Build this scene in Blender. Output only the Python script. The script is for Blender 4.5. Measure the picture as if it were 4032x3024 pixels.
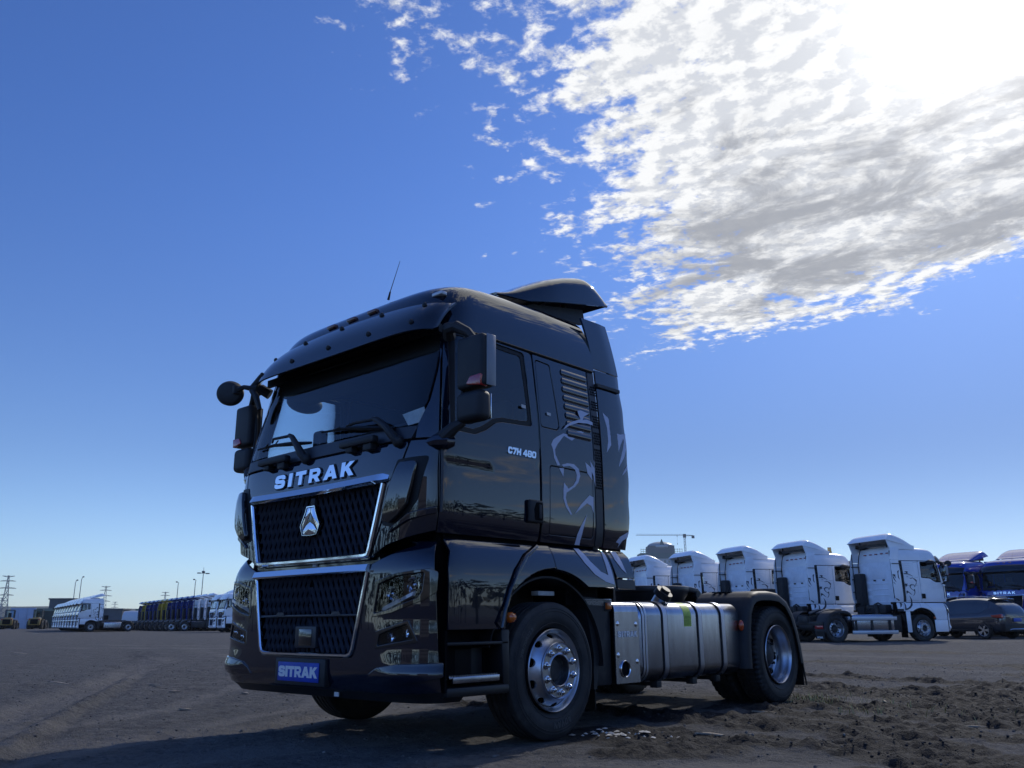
import bpy, bmesh, math, random
import numpy as np
from mathutils import Vector, Matrix, Euler
from mathutils.geometry import delaunay_2d_cdt
from math import sin, cos, pi, radians, sqrt, atan2, degrees

for o in list(bpy.data.objects): bpy.data.objects.remove(o)
scene = bpy.context.scene
col = scene.collection
random.seed(7)
rng = np.random.default_rng(11)

# ------------------------------------------------------------------ camera
cam_d = bpy.data.cameras.new("camera"); cam = bpy.data.objects.new("camera", cam_d); col.objects.link(cam)
yaw, pitch, roll = radians(42.43568), radians(15.44495), radians(-0.37505)
cy, sy, cp, sp = cos(yaw), sin(yaw), cos(pitch), sin(pitch)
fwd = Vector((-sy*cp, cy*cp, sp)); rgt = Vector((cy, sy, 0)); upv = rgt.cross(fwd)
r2 = cos(roll)*rgt + sin(roll)*upv; u2 = -sin(roll)*rgt + cos(roll)*upv
M = Matrix((r2, u2, -fwd)).transposed().to_4x4(); M.translation = Vector((5.69857, -3.90556, 0.86006))
cam.matrix_world = M
cam_d.sensor_width = 36; cam_d.lens = 3376.5/4032*36
cam_d.clip_start = 0.05; cam_d.clip_end = 20000
scene.camera = cam

# ------------------------------------------------------------------ light
SUN = Vector((-0.13, 0.80, 0.585)).normalized()
SUN_EL = math.asin(SUN.z); SUN_AZ = atan2(SUN.x, SUN.y)
sd = bpy.data.lights.new("sun", 'SUN'); so = bpy.data.objects.new("sun", sd); col.objects.link(so)
sd.energy = 2.0; sd.angle = radians(1.2); sd.color = (1.0, 0.95, 0.88)
so.rotation_euler = (-SUN).to_track_quat('-Z', 'Y').to_euler()
so.location = (0, 0, 30)

world = bpy.data.worlds.new("World"); scene.world = world; world.use_nodes = True
nt = world.node_tree; nt.nodes.clear()
def N(tree, typ, **kw):
    n = tree.nodes.new(typ)
    for k, v in kw.items(): setattr(n, k, v)
    return n
class G:
    """small expression helper for shader maths"""
    def __init__(s, tree): s.t = tree
    def put(s, n, i, v):
        if isinstance(v, bpy.types.NodeSocket): s.t.links.new(v, n.inputs[i])
        elif v is not None: n.inputs[i].default_value = v
    def m(s, op, a, b=None, c=None, clamp=False):
        n = s.t.nodes.new('ShaderNodeMath'); n.operation = op; n.use_clamp = clamp
        s.put(n, 0, a); s.put(n, 1, b)
        if c is not None: s.put(n, 2, c)
        return n.outputs[0]
    def ss(s, x, lo, hi, a=0.0, b=1.0):
        n = s.t.nodes.new('ShaderNodeMapRange'); n.interpolation_type = 'SMOOTHSTEP'
        s.put(n, 0, x); s.put(n, 1, lo); s.put(n, 2, hi); s.put(n, 3, a); s.put(n, 4, b); return n.outputs[0]
    def mix(s, f, a, b, blend='MIX'):
        n = s.t.nodes.new('ShaderNodeMix'); n.data_type = 'RGBA'; n.blend_type = blend
        s.put(n, 0, f); s.put(n, 6, a); s.put(n, 7, b); return n.outputs[2]
    def noise(s, vec, scale, detail=4, rough=.55, dist=0.0, dims='3D'):
        n = s.t.nodes.new('ShaderNodeTexNoise'); n.noise_dimensions = dims
        if vec is not None: s.t.links.new(vec, n.inputs['Vector'])
        n.inputs['Scale'].default_value = scale; n.inputs['Detail'].default_value = detail
        n.inputs['Roughness'].default_value = rough; n.inputs['Distortion'].default_value = dist
        return n.outputs['Fac']
    def comb(s, x, y, z):
        n = s.t.nodes.new('ShaderNodeCombineXYZ'); s.put(n, 0, x); s.put(n, 1, y); s.put(n, 2, z); return n.outputs[0]
g = G(nt)
tc = N(nt, 'ShaderNodeTexCoord'); D = tc.outputs['Generated']
sepd = N(nt, 'ShaderNodeSeparateXYZ'); nt.links.new(D, sepd.inputs[0])
dx, dy, dz = sepd.outputs
sky = N(nt, 'ShaderNodeTexSky', sky_type='NISHITA'); sky.sun_disc = False
sky.sun_elevation = SUN_EL; sky.sun_rotation = SUN_AZ; sky.altitude = 100
sky.air_density = 1.0; sky.dust_density = 0.3; sky.ozone_density = 2.5
# the photograph's deep saturated blue: gradient with elevation
cosang = g.m('ADD', g.m('ADD', g.m('MULTIPLY', dx, SUN.x), g.m('MULTIPLY', dy, SUN.y)), g.m('MULTIPLY', dz, SUN.z))
skyc = g.mix(1.0, sky.outputs[0], g.mix(g.ss(dz, 0.0, 0.55), (0.78, 0.90, 1.12, 1), (0.55, 0.80, 1.28, 1)), 'MULTIPLY')
kl = g.m('MULTIPLY', g.m('MULTIPLY', g.ss(cosang, .45, .95), g.ss(dz, .02, .45, 1.0, 0.0)), g.ss(dz, -.05, .22, .45, 1.0))     # clear dry air: weak glow under the sun
skyc = g.mix(1.0, skyc, g.mix(kl, (1, 1, 1, 1), (.42, .44, .50, 1)), 'MULTIPLY')
skyc = g.mix(1.0, skyc, g.mix(g.ss(dz, .0, .20), (1.20, 1.27, 1.36, 1), (.93, .95, 1.01, 1)), 'MULTIPLY')
# sky opposite the sun raised above the model: fill light added to lighten the shade
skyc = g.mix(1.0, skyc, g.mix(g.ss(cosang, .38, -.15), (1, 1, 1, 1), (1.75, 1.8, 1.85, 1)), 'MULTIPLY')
# cloud layer: direction projected on a flat layer overhead
zc = g.m('MAXIMUM', dz, 0.05)
u = g.m('DIVIDE', dx, zc); v = g.m('DIVIDE', dy, zc)
P = g.comb(u, v, 0.0)
def cn(x): return g.m('SUBTRACT', x, .5)
n0 = g.noise(P, 2.2, 4, .5)
a1 = g.m('ADD', g.m('ADD', u, g.m('MULTIPLY', v, 0.47)), 0.82)
a1 = g.m('ADD', a1, g.m('MULTIPLY', cn(n0), 0.55))
b1 = g.m('MULTIPLY', g.m('ADD', g.m('SUBTRACT', 2.98, v), g.m('MULTIPLY', cn(g.noise(g.comb(u, v, 7.0), 3.5, 4, .6)), 0.9)), 1.5)
e1 = g.m('MINIMUM', g.m('ADD', v, 0.2), g.m('MULTIPLY', g.m('ADD', g.m('SUBTRACT', .75, u), g.m('MULTIPLY', cn(n0), .8)), 1.3))
edge = g.m('MINIMUM', g.m('MINIMUM', a1, b1), e1)
n1 = g.noise(P, 17.0, 10, .62, 0.15)
n2 = g.noise(g.comb(u, v, 2.0), 6.5, 6, .55, 0.2)
Pp = g.comb(g.m('ADD', u, -.012), g.m('ADD', v, -.038), 0.0)
n1s = g.noise(Pp, 17.0, 5, .58, 0.15)
bias = g.ss(edge, -0.45, 1.30, -0.24, 0.32)
dens1 = g.m('ADD', g.m('ADD', g.m('MULTIPLY', n1, 0.62), g.m('MULTIPLY', n2, 0.45)), bias)
# a second, broken bank low in the east and wisps elsewhere
nl = g.noise(g.comb(g.m('MULTIPLY', u, .5), g.m('MULTIPLY', v, .5), 3.0), 1.5, 9, .6, .3)
e2 = g.m("MINIMUM", g.m("SUBTRACT", u, 2.2), g.m("ADD", v, 1.5))
dens2 = g.m("ADD", nl, g.ss(e2, -.5, 2.0, -.30, -.01))
dens = g.m('MAXIMUM', dens1, dens2)
alpha = g.ss(dens, 0.52, 0.66)
alpha = g.m('MULTIPLY', alpha, g.ss(dz, 0.035, 0.10))
thick = g.ss(dens, 0.72, 1.0)
bel = g.noise(g.comb(g.m('MULTIPLY', u, 1.3), g.m('MULTIPLY', v, 1.7), 5.0), 2.6, 9, .66, .5)
band = g.m('MULTIPLY', g.ss(v, 1.25, 1.95), g.ss(v, 2.75, 2.45))
dk = g.ss(g.m('ADD', bel, g.m('MULTIPLY', band, .22)), .58, .80)
dk = g.m('MULTIPLY', dk, g.ss(edge, .20, .62))
relief = g.ss(g.m('SUBTRACT', n1, n1s), -.10, .10)
cc = g.mix(relief, (6.6, 6.9, 7.5, 1), (9.6, 9.7, 9.8, 1))
cc = g.mix(g.m('MULTIPLY', thick, .25), cc, (6.4, 6.6, 7.1, 1))
cc = g.mix(g.m('MULTIPLY', dk, .92), cc, (3.4, 3.6, 4.1, 1))
ca = g.m('MAXIMUM', cosang, 0.0)
gl1 = g.m('POWER', ca, 230.0); gl2 = g.m('POWER', ca, 22.0)
gsum = g.m('ADD', g.m('MULTIPLY', gl1, 12.0), g.m('MULTIPLY', gl2, .9))
gcol = g.comb(gsum, g.m('MULTIPLY', gsum, .98), g.m('MULTIPLY', gsum, .94))
cc = g.mix(1.0, cc, gcol, 'ADD')
warm = g.mix(g.ss(dz, 0.08, 0.30), (1.0, 0.86, 0.68, 1), (1, 1, 1, 1))
cc = g.mix(1.0, cc, warm, 'MULTIPLY')
sky2 = g.mix(1.0, skyc, g.mix(g.m('POWER', ca, 300.0), (0, 0, 0, 1), (14, 14, 14, 1)), 'ADD')
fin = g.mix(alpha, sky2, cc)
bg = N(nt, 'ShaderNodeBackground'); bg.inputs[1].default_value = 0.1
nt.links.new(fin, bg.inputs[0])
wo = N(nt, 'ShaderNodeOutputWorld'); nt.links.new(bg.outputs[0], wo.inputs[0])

scene.render.engine = 'CYCLES'
scene.view_settings.view_transform = 'Standard'; scene.view_settings.look = 'None'
scene.view_settings.exposure = 0.0; scene.view_settings.gamma = 1.0
scene.view_settings.use_curve_mapping = False
scene.cycles.max_bounces = 8; scene.cycles.transparent_max_bounces = 16
scene.render.resolution_x = 1024; scene.render.resolution_y = 768
# ------------------------------------------------------------------ materials
MATS = {}
def mat(name, color, rough=.5, metal=0., spec=.5, coat=0., bump=0., bscale=30., var=0., vscale=4., ior=1.5, bdist=.01, dust=0., stretch=None, coatr=.03, coatior=1.5):
    if name in MATS: return MATS[name]
    m = bpy.data.materials.new(name); m.use_nodes = True; t = m.node_tree; e = G(t)
    b = t.nodes['Principled BSDF']
    tcn = t.nodes.new('ShaderNodeTexCoord'); vec = tcn.outputs['Object']
    if stretch:
        mp = t.nodes.new('ShaderNodeMapping'); t.links.new(vec, mp.inputs[0]); mp.inputs['Scale'].default_value = stretch; vec = mp.outputs[0]
    c = tuple(color) + (1,)
    cs = c
    if var > 0:
        n = e.noise(vec, vscale, 6, .6)
        lo = tuple(x*(1-var) for x in color) + (1,); hi = tuple(min(1, x*(1+var)) for x in color) + (1,)
        cs = e.mix(e.ss(n, .3, .7), lo, hi)
    if dust > 0:
        geo = t.nodes.new('ShaderNodeTexCoord'); sp_ = t.nodes.new('ShaderNodeSeparateXYZ'); t.links.new(geo.outputs['Object'], sp_.inputs[0])
        dn = e.noise(geo.outputs['Object'], 5, 8, .7)
        f = e.m('MULTIPLY', e.ss(dn, .42, .75), dust, clamp=True)
        cs = e.mix(f, cs, (.16, .145, .125, 1))
        rr = e.m('ADD', e.m('MULTIPLY', f, .5), rough); t.links.new(rr, b.inputs['Roughness'])
    else: b.inputs['Roughness'].default_value = rough
    if isinstance(cs, tuple): b.inputs['Base Color'].default_value = cs
    else: t.links.new(cs, b.inputs['Base Color'])
    b.inputs['Metallic'].default_value = metal; b.inputs['IOR'].default_value = ior
    b.inputs['Specular IOR Level'].default_value = spec
    b.inputs['Coat Weight'].default_value = coat; b.inputs['Coat IOR'].default_value = coatior; b.inputs['Coat Roughness'].default_value = coatr
    if bump > 0:
        bn = t.nodes.new('ShaderNodeBump'); bn.inputs['Strength'].default_value = bump; bn.inputs['Distance'].default_value = bdist
        t.links.new(e.noise(vec, bscale, 5, .6), bn.inputs['Height']); t.links.new(bn.outputs[0], b.inputs['Normal'])
    MATS[name] = m; return m
def glass(name, tint, gl=1.0, rough=0.0, ior=1.5):
    m = bpy.data.materials.new(name); m.use_nodes = True; t = m.node_tree; t.nodes.clear()
    o = t.nodes.new('ShaderNodeOutputMaterial'); mx = t.nodes.new('ShaderNodeMixShader')
    tr = t.nodes.new('ShaderNodeBsdfTransparent'); tr.inputs[0].default_value = tuple(tint)+(1,)
    gs = t.nodes.new('ShaderNodeBsdfGlossy'); gs.inputs['Roughness'].default_value = rough; gs.inputs[0].default_value = (gl, gl, gl, 1)
    fr = t.nodes.new('ShaderNodeFresnel'); fr.inputs[0].default_value = ior
    t.links.new(fr.outputs[0], mx.inputs[0]); t.links.new(tr.outputs[0], mx.inputs[1]); t.links.new(gs.outputs[0], mx.inputs[2]); t.links.new(mx.outputs[0], o.inputs[0])
    MATS[name] = m; return m

BLACK = mat('black_paint', (.003, .006, .016), .05, spec=.25, coat=1.0, ior=1.5, bump=.02, bscale=2.0, bdist=.02, coatr=.015, coatior=1.6)
GLOSS = mat('gloss_black', (.004, .005, .007), .08, spec=.6, coat=1.0)
SATIN = mat('satin_dark', (.016, .019, .027), .42, spec=.5, var=.15)
PLAST = mat('black_plastic', (.014, .015, .018), .55, spec=.4, bump=.15, bscale=180, bdist=.002, dust=.10)
RUBBER = mat('tyre_rubber', (.022, .022, .023), .62, spec=.35, bump=.10, bscale=60, bdist=.003, dust=.28)
SEAL = mat('rubber_seal', (.006, .006, .007), .5, spec=.3)
CHROME = mat('chrome', (.82, .84, .87), .06, metal=1.)
ALU = mat('brushed_aluminium', (.36, .38, .44), .26, metal=1., bump=.10, bscale=10, bdist=.002, var=.10, vscale=5, stretch=(1, 3, .6))
ALUF = mat('forged_aluminium', (.52, .54, .58), .36, metal=1., var=.08, bump=.08, bscale=30, bdist=.002)
STRAP = mat('strap_steel', (.40, .42, .50), .35, metal=1.)
STEEL = mat('frame_steel', (.018, .019, .022), .5, spec=.4, dust=.25, bump=.1, bscale=25)
GREASE = mat('coupling_steel', (.035, .036, .042), .38, spec=.5, dust=.15, metal=.4)
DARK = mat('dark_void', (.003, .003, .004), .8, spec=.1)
TRIM = mat('cab_trim', (.016, .017, .020), .75, spec=.25)
TRIMG = mat('cab_lining', (.05, .052, .06), .8, spec=.2)
AMBER = mat('amber_lens', (.62, .13, .015), .15, coat=1.)
REDL = mat('red_lens', (.38, .012, .015), .2, coat=1.)
MARKL = mat('marker_lens', (.15, .045, .025), .3, coat=.6)
WHITEL = mat('clear_lens', (.55, .57, .6), .12, coat=1.)
DECAL = mat('grey_decal', (.50, .52, .64), .35, spec=.5, coat=.3)
DECALD = mat('dark_decal', (.03, .035, .05), .45)
PAPER = mat('paper', (.62, .62, .60), .8, var=.1, vscale=20)
LABELG = mat('green_label', (.36, .50, .06), .5, var=.15, vscale=60)
PLATEB = mat('plate_blue', (.006, .045, .36), .5, coat=.0, var=.2, vscale=12)
PLATEW = mat('plate_white', (.70, .71, .73), .4)
INK = mat('ink', (.03, .03, .035), .6)
WHITE = mat('white_paint', (.82, .84, .88), .22, coat=.6, var=.04, vscale=2)
BLUE = mat('blue_paint', (.014, .045, .34), .15, coat=1.)
BLUEM = mat('deep_blue_paint', (.010, .035, .20), .25, coat=.6)
YELLOW = mat('yellow_paint', (.42, .33, .035), .3, coat=.6)
WLOW = mat('grey_white_panel', (.34, .37, .43), .45)
GLASSW = glass('windscreen_glass', (.92, .99, 1.0), ior=1.5)
GLASSS = glass('side_glass', (.80, .92, .95), ior=1.7)
LENS = glass('lens_glass', (.86, .88, .90))
MIRG = mat('mirror_glass', (.75, .78, .8), .02, metal=1.)

# ------------------------------------------------------------------ mesh library
def newmesh(name, V, F, m, normals=None, sharp=32.):
    me = bpy.data.meshes.new(name)
    me.from_pydata([tuple(map(float, v)) for v in V], [], [tuple(int(i) for i in f) for f in F])
    if isinstance(m, (list, tuple)):
        for k in m: me.materials.append(k)
    elif m: me.materials.append(m)
    me.validate(verbose=False)
    me.shade_smooth()
    if normals is not None and len(me.vertices) == len(V):
        me.normals_split_custom_set_from_vertices([tuple(map(float, n)) for n in normals])
    elif sharp < 180:
        bm = bmesh.new(); bm.from_mesh(me)
        lim = radians(sharp)
        for e in bm.edges:
            if len(e.link_faces) != 2 or e.calc_face_angle(0) > lim: e.smooth = False
        bm.to_mesh(me); bm.free()
    return me
def obj(name, me, parent=None, loc=None, rot=None):
    o = bpy.data.objects.new(name, me); col.objects.link(o)
    if parent is not None: o.parent = parent
    if loc is not None: o.location = loc
    if rot is not None: o.rotation_euler = rot
    return o
def empty(name, loc=(0, 0, 0), rz=0.):
    o = bpy.data.objects.new(name, None); col.objects.link(o); o.location = loc; o.rotation_euler = (0, 0, rz); o.empty_display_size = .3
    return o
def tag(o, label=None, cat=None, group=None, kind=None):
    if label: o['label'] = label
    if cat: o['category'] = cat
    if group: o['group'] = group
    if kind: o['kind'] = kind
    return o
class MB:
    def __init__(s): s.V = []; s.F = []
    def add(s, V, F, M=None):
        n = len(s.V)
        if M is not None: V = [M @ Vector(v) for v in V]
        s.V += [tuple(v) for v in V]; s.F += [tuple(i+n for i in f) for f in F]; return s
    def mirror(s):
        m = MB(); m.V = [(-x, y, z) for x, y, z in s.V]; m.F = [tuple(reversed(f)) for f in s.F]; return m
    def build(s, name, m, parent=None, sg=1, sharp=32., **k):
        q = s if sg > 0 else s.mirror()
        return obj(name, newmesh(name, q.V, q.F, m, sharp=sharp), parent, **k)
    def box(s, x0, x1, y0, y1, z0, z1, bev=0., seg=2, M=None):
        if bev <= 0:
            V = [(x, y, z) for z in (z0, z1) for y in (y0, y1) for x in (x0, x1)]
            F = [(0, 2, 3, 1), (4, 5, 7, 6), (0, 1, 5, 4), (2, 6, 7, 3), (0, 4, 6, 2), (1, 3, 7, 5)]
            return s.add(V, F, M)
        bm = bmesh.new(); bmesh.ops.create_cube(bm, size=1)
        for q in bm.verts: q.co = ((x0+x1)/2+q.co.x*(x1-x0), (y0+y1)/2+q.co.y*(y1-y0), (z0+z1)/2+q.co.z*(z1-z0))
        bmesh.ops.bevel(bm, geom=list(bm.edges), offset=min(bev, .49*min(x1-x0, y1-y0, z1-z0)), segments=seg, affect='EDGES', profile=.5)
        return s.bm(bm, M)
    def bm(s, bm, M=None):
        bm.verts.index_update(); V = [v.co.copy() for v in bm.verts]; F = [tuple(v.index for v in f.verts) for f in bm.faces]; bm.free()
        return s.add(V, F, M)
    def lathe(s, prof, seg=48, axis='x', c=(0, 0, 0), mod=None, cap=False, arc=None):
        """prof: list of (r, a) ; axis x: a along x"""
        V = []; F = []; n = len(prof); full = arc is None
        a0, a1 = (0, 2*pi) if full else arc
        cnt = seg if full else seg+1
        for i in range(cnt):
            t = a0+(a1-a0)*i/seg
            for j, (r, a) in enumerate(prof):
                rr = r if mod is None else mod(r, a, i, j)
                p = (a, rr*cos(t), rr*sin(t)) if axis == 'x' else ((rr*cos(t), a, rr*sin(t)) if axis == 'y' else (rr*cos(t), rr*sin(t), a))
                V.append((p[0]+c[0], p[1]+c[1], p[2]+c[2]))
        for i in range(seg):
            k = (i+1) % cnt
            for j in range(n-1):
                q = (i*n+j, k*n+j, k*n+j+1, i*n+j+1)
                F.append(q if axis != 'y' else q[::-1])
        if cap:
            F.append(tuple(i*n for i in range(cnt))[::-1]); F.append(tuple(i*n+n-1 for i in range(cnt)))
        return s.add(V, F)
    def cyl(s, a, b, r, seg=12, r2=None):
        a = Vector(a); b = Vector(b); d = (b-a); L = d.length; q = d.to_track_quat('Z', 'Y').to_matrix().to_4x4(); q.translation = a
        r2 = r if r2 is None else r2
        V = [(r*cos(2*pi*i/seg), r*sin(2*pi*i/seg), 0) for i in range(seg)]+[(r2*cos(2*pi*i/seg), r2*sin(2*pi*i/seg), L) for i in range(seg)]
        F = [(i, (i+1) % seg, seg+(i+1) % seg, seg+i) for i in range(seg)]+[tuple(range(seg))[::-1], tuple(range(seg, 2*seg))]
        return s.add(V, F, q)
    def tube(s, pts, r, seg=8):
        pts = [Vector(p) for p in pts]; n = len(pts); V = []; F = []
        rs = r if isinstance(r, (list, tuple)) else [r]*n
        ref = None
        for i, p in enumerate(pts):
            t = (pts[min(i+1, n-1)]-pts[max(i-1, 0)]).normalized()
            if ref is None:
                ref = Vector((0, 0, 1)) if abs(t.z) < .9 else Vector((1, 0, 0))
            x = t.cross(ref).normalized(); y = x.cross(t).normalized(); ref = y
            for k in range(seg):
                an = 2*pi*k/seg; V.append(p+(x*cos(an)+y*sin(an))*rs[i])
        for i in range(n-1):
            for k in range(seg):
                F.append((i*seg+k, (i+1)*seg+k, (i+1)*seg+(k+1) % seg, i*seg+(k+1) % seg))
        F.append(tuple(range(seg))); F.append(tuple(range((n-1)*seg, n*seg))[::-1])
        return s.add(V, F)
    def ell(s, c, r, seg=16, rings=10, M=None, top=None):
        V = []; F = []
        for i in range(rings+1):
            ph = -pi/2+pi*i/rings
            for k in range(seg):
                t = 2*pi*k/seg; V.append((c[0]+r[0]*cos(ph)*cos(t), c[1]+r[1]*cos(ph)*sin(t), c[2]+r[2]*sin(ph)))
        for i in range(rings):
            for k in range(seg):
                F.append((i*seg+k, i*seg+(k+1) % seg, (i+1)*seg+(k+1) % seg, (i+1)*seg+k))
        return s.add(V, F, M)
    def prism(s, poly, a0, a1, axis='x', M=None, bev=0.):
        """2d polygon extruded along axis ; poly coords: axis x -> (y,z); y -> (x,z); z -> (x,y)"""
        def P(p, a): return (a, p[0], p[1]) if axis == 'x' else ((p[0], a, p[1]) if axis == 'y' else (p[0], p[1], a))
        bm = bmesh.new(); v0 = [bm.verts.new(P(p, a0)) for p in poly]; v1 = [bm.verts.new(P(p, a1)) for p in poly]; n = len(poly)
        f0 = bm.faces.new(v0); f1 = bm.faces.new(v1[::-1])
        for i in range(n): bm.faces.new((v0[(i+1) % n], v0[i], v1[i], v1[(i+1) % n]))
        bmesh.ops.recalc_face_normals(bm, faces=bm.faces)
        if bev > 0:
            ed = [e for e in bm.edges if e.calc_face_angle(0) > .5]
            bmesh.ops.bevel(bm, geom=ed, offset=bev, segments=2, affect='EDGES', profile=.5)
        return s.bm(bm, M)
    def loft(s, rows, close=False, flip=False):
        n = len(rows[0]); V = [p for r in rows for p in r]; F = []
        for i in range(len(rows)-1):
            for j in range(n if close else n-1):
                k = (j+1) % n; q = (i*n+j, i*n+k, (i+1)*n+k, (i+1)*n+j)
                F.append(q[::-1] if flip else q)
        return s.add(V, F)
    def sheet(s, rows, th, flip=False):
        """thin shell with thickness th (along vertex normals, inward)"""
        R_, C_ = len(rows), len(rows[0]); A = np.array([[tuple(p) for p in r] for r in rows], float)
        du = np.gradient(A, axis=1); dv = np.gradient(A, axis=0); nn = np.cross(du, dv); nn /= np.linalg.norm(nn, axis=2, keepdims=True)+1e-9
        if flip: nn = -nn
        B = A-nn*th; V = [tuple(p) for p in A.reshape(-1, 3)]+[tuple(p) for p in B.reshape(-1, 3)]; F = []; o = R_*C_
        for i in range(R_-1):
            for j in range(C_-1):
                q = (i*C_+j, i*C_+j+1, (i+1)*C_+j+1, (i+1)*C_+j)
                if flip: q = q[::-1]
                F.append(q); F.append(tuple(x+o for x in q[::-1]))
        def rim(ids):
            for a, b in zip(ids[:-1], ids[1:]):
                q = (a, a+o, b+o, b); F.append(q if not flip else q[::-1])
        rim([j for j in range(C_)]); rim([(i*C_+C_-1) for i in range(R_)]); rim([(R_-1)*C_+j for j in range(C_-1, -1, -1)]); rim([i*C_ for i in range(R_-1, -1, -1)])
        return s.add(V, F)

def inpoly(px, py, poly):
    c = np.zeros(len(px), bool); n = len(poly)
    for i in range(n):
        x1, y1 = poly[i]; x2, y2 = poly[(i+1) % n]
        k = ((y1 > py) != (y2 > py))
        with np.errstate(divide='ignore', invalid='ignore'):
            xi = (x2-x1)*(py-y1)/(y2-y1+1e-30)+x1
        c ^= (k & (px < xi))
    return c
def area(p):
    return .5*sum(p[i][0]*p[(i+1) % len(p)][1]-p[(i+1) % len(p)][0]*p[i][1] for i in range(len(p)))
def rounded(p, r, seg=5):
    out = []; n = len(p); rs = r if isinstance(r, (list, tuple)) else [r]*n
    for i in range(n):
        a = Vector(p[i-1]); b = Vector(p[i]); c = Vector(p[(i+1) % n]); d1 = (a-b); d2 = (c-b)
        if rs[i] <= 0 or d1.length < 1e-6 or d2.length < 1e-6: out.append(tuple(b)); continue
        an = d1.angle(d2, pi)
        if an > pi*.97: out.append(tuple(b)); continue
        t = min(rs[i]/math.tan(an/2), .45*d1.length, .45*d2.length)
        p0 = b+d1.normalized()*t; p1 = b+d2.normalized()*t
        for k in range(seg+1):
            u_ = k/seg; out.append(tuple((1-u_)**2*p0+2*u_*(1-u_)*b+u_*u_*p1))
    return out
def densify(p, h):
    out = []; n = len(p)
    for i in range(n):
        a = p[i]; b = p[(i+1) % n]; L = math.hypot(b[0]-a[0], b[1]-a[1])
        if L < 1e-7: continue
        k = max(1, int(math.ceil(L/h)))
        for j in range(k): out.append((a[0]+(b[0]-a[0])*j/k, a[1]+(b[1]-a[1])*j/k))
    return out
def inset(p, d):
    n = len(p); out = []
    for i in range(n):
        a = Vector(p[i-1]); b = Vector(p[i]); c = Vector(p[(i+1) % n])
        e1 = (b-a).normalized(); e2 = (c-b).normalized()
        n1 = Vector((-e1.y, e1.x)); n2 = Vector((-e2.y, e2.x)); m = n1+n2
        if m.length < 1e-4: m = n1
        m.normalize(); k = d/max(.45, m.dot(n1)); out.append(tuple(b+m*k))
    return out
def meshpoly(outer, holes, h):
    pts = list(outer); edges = [(i, (i+1) % len(outer)) for i in range(len(outer))]
    for H in holes:
        o = len(pts); pts += list(H); edges += [(o+i, o+(i+1) % len(H)) for i in range(len(H))]
    A = np.array(outer); x0, y0 = A.min(0); x1, y1 = A.max(0)
    gx, gy = np.meshgrid(np.arange(x0+h*.5, x1, h), np.arange(y0+h*.5, y1, h)); gx = gx.ravel(); gy = gy.ravel()
    if len(gx):
        k = inpoly(gx, gy, outer)
        for H in holes: k &= ~inpoly(gx, gy, H)
        B = np.array(pts); gx = gx[k]; gy = gy[k]
        if len(gx):
            dm = np.min((gx[:, None]-B[None, :, 0])**2+(gy[:, None]-B[None, :, 1])**2, axis=1); k = dm > (h*.45)**2
            pts += list(zip(gx[k], gy[k]))
    r = delaunay_2d_cdt([Vector(p) for p in pts], edges, [], 0, 1e-6)
    V = [tuple(v) for v in r[0]]; F = r[2]
    if not F: return V, []
    VA = np.array(V); FA = np.array([list(f)[:3] for f in F]); cx = VA[FA].mean(1)
    k = inpoly(cx[:, 0], cx[:, 1], outer)
    for H in holes: k &= ~inpoly(cx[:, 0], cx[:, 1], H)
    F = [tuple(f) for f, q in zip(FA.tolist(), k) if q]
    F = [f if ((VA[f[1]][0]-VA[f[0]][0])*(VA[f[2]][1]-VA[f[0]][1])-(VA[f[1]][1]-VA[f[0]][1])*(VA[f[2]][0]-VA[f[0]][0])) > 0 else f[::-1] for f in F]
    return V, F

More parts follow.
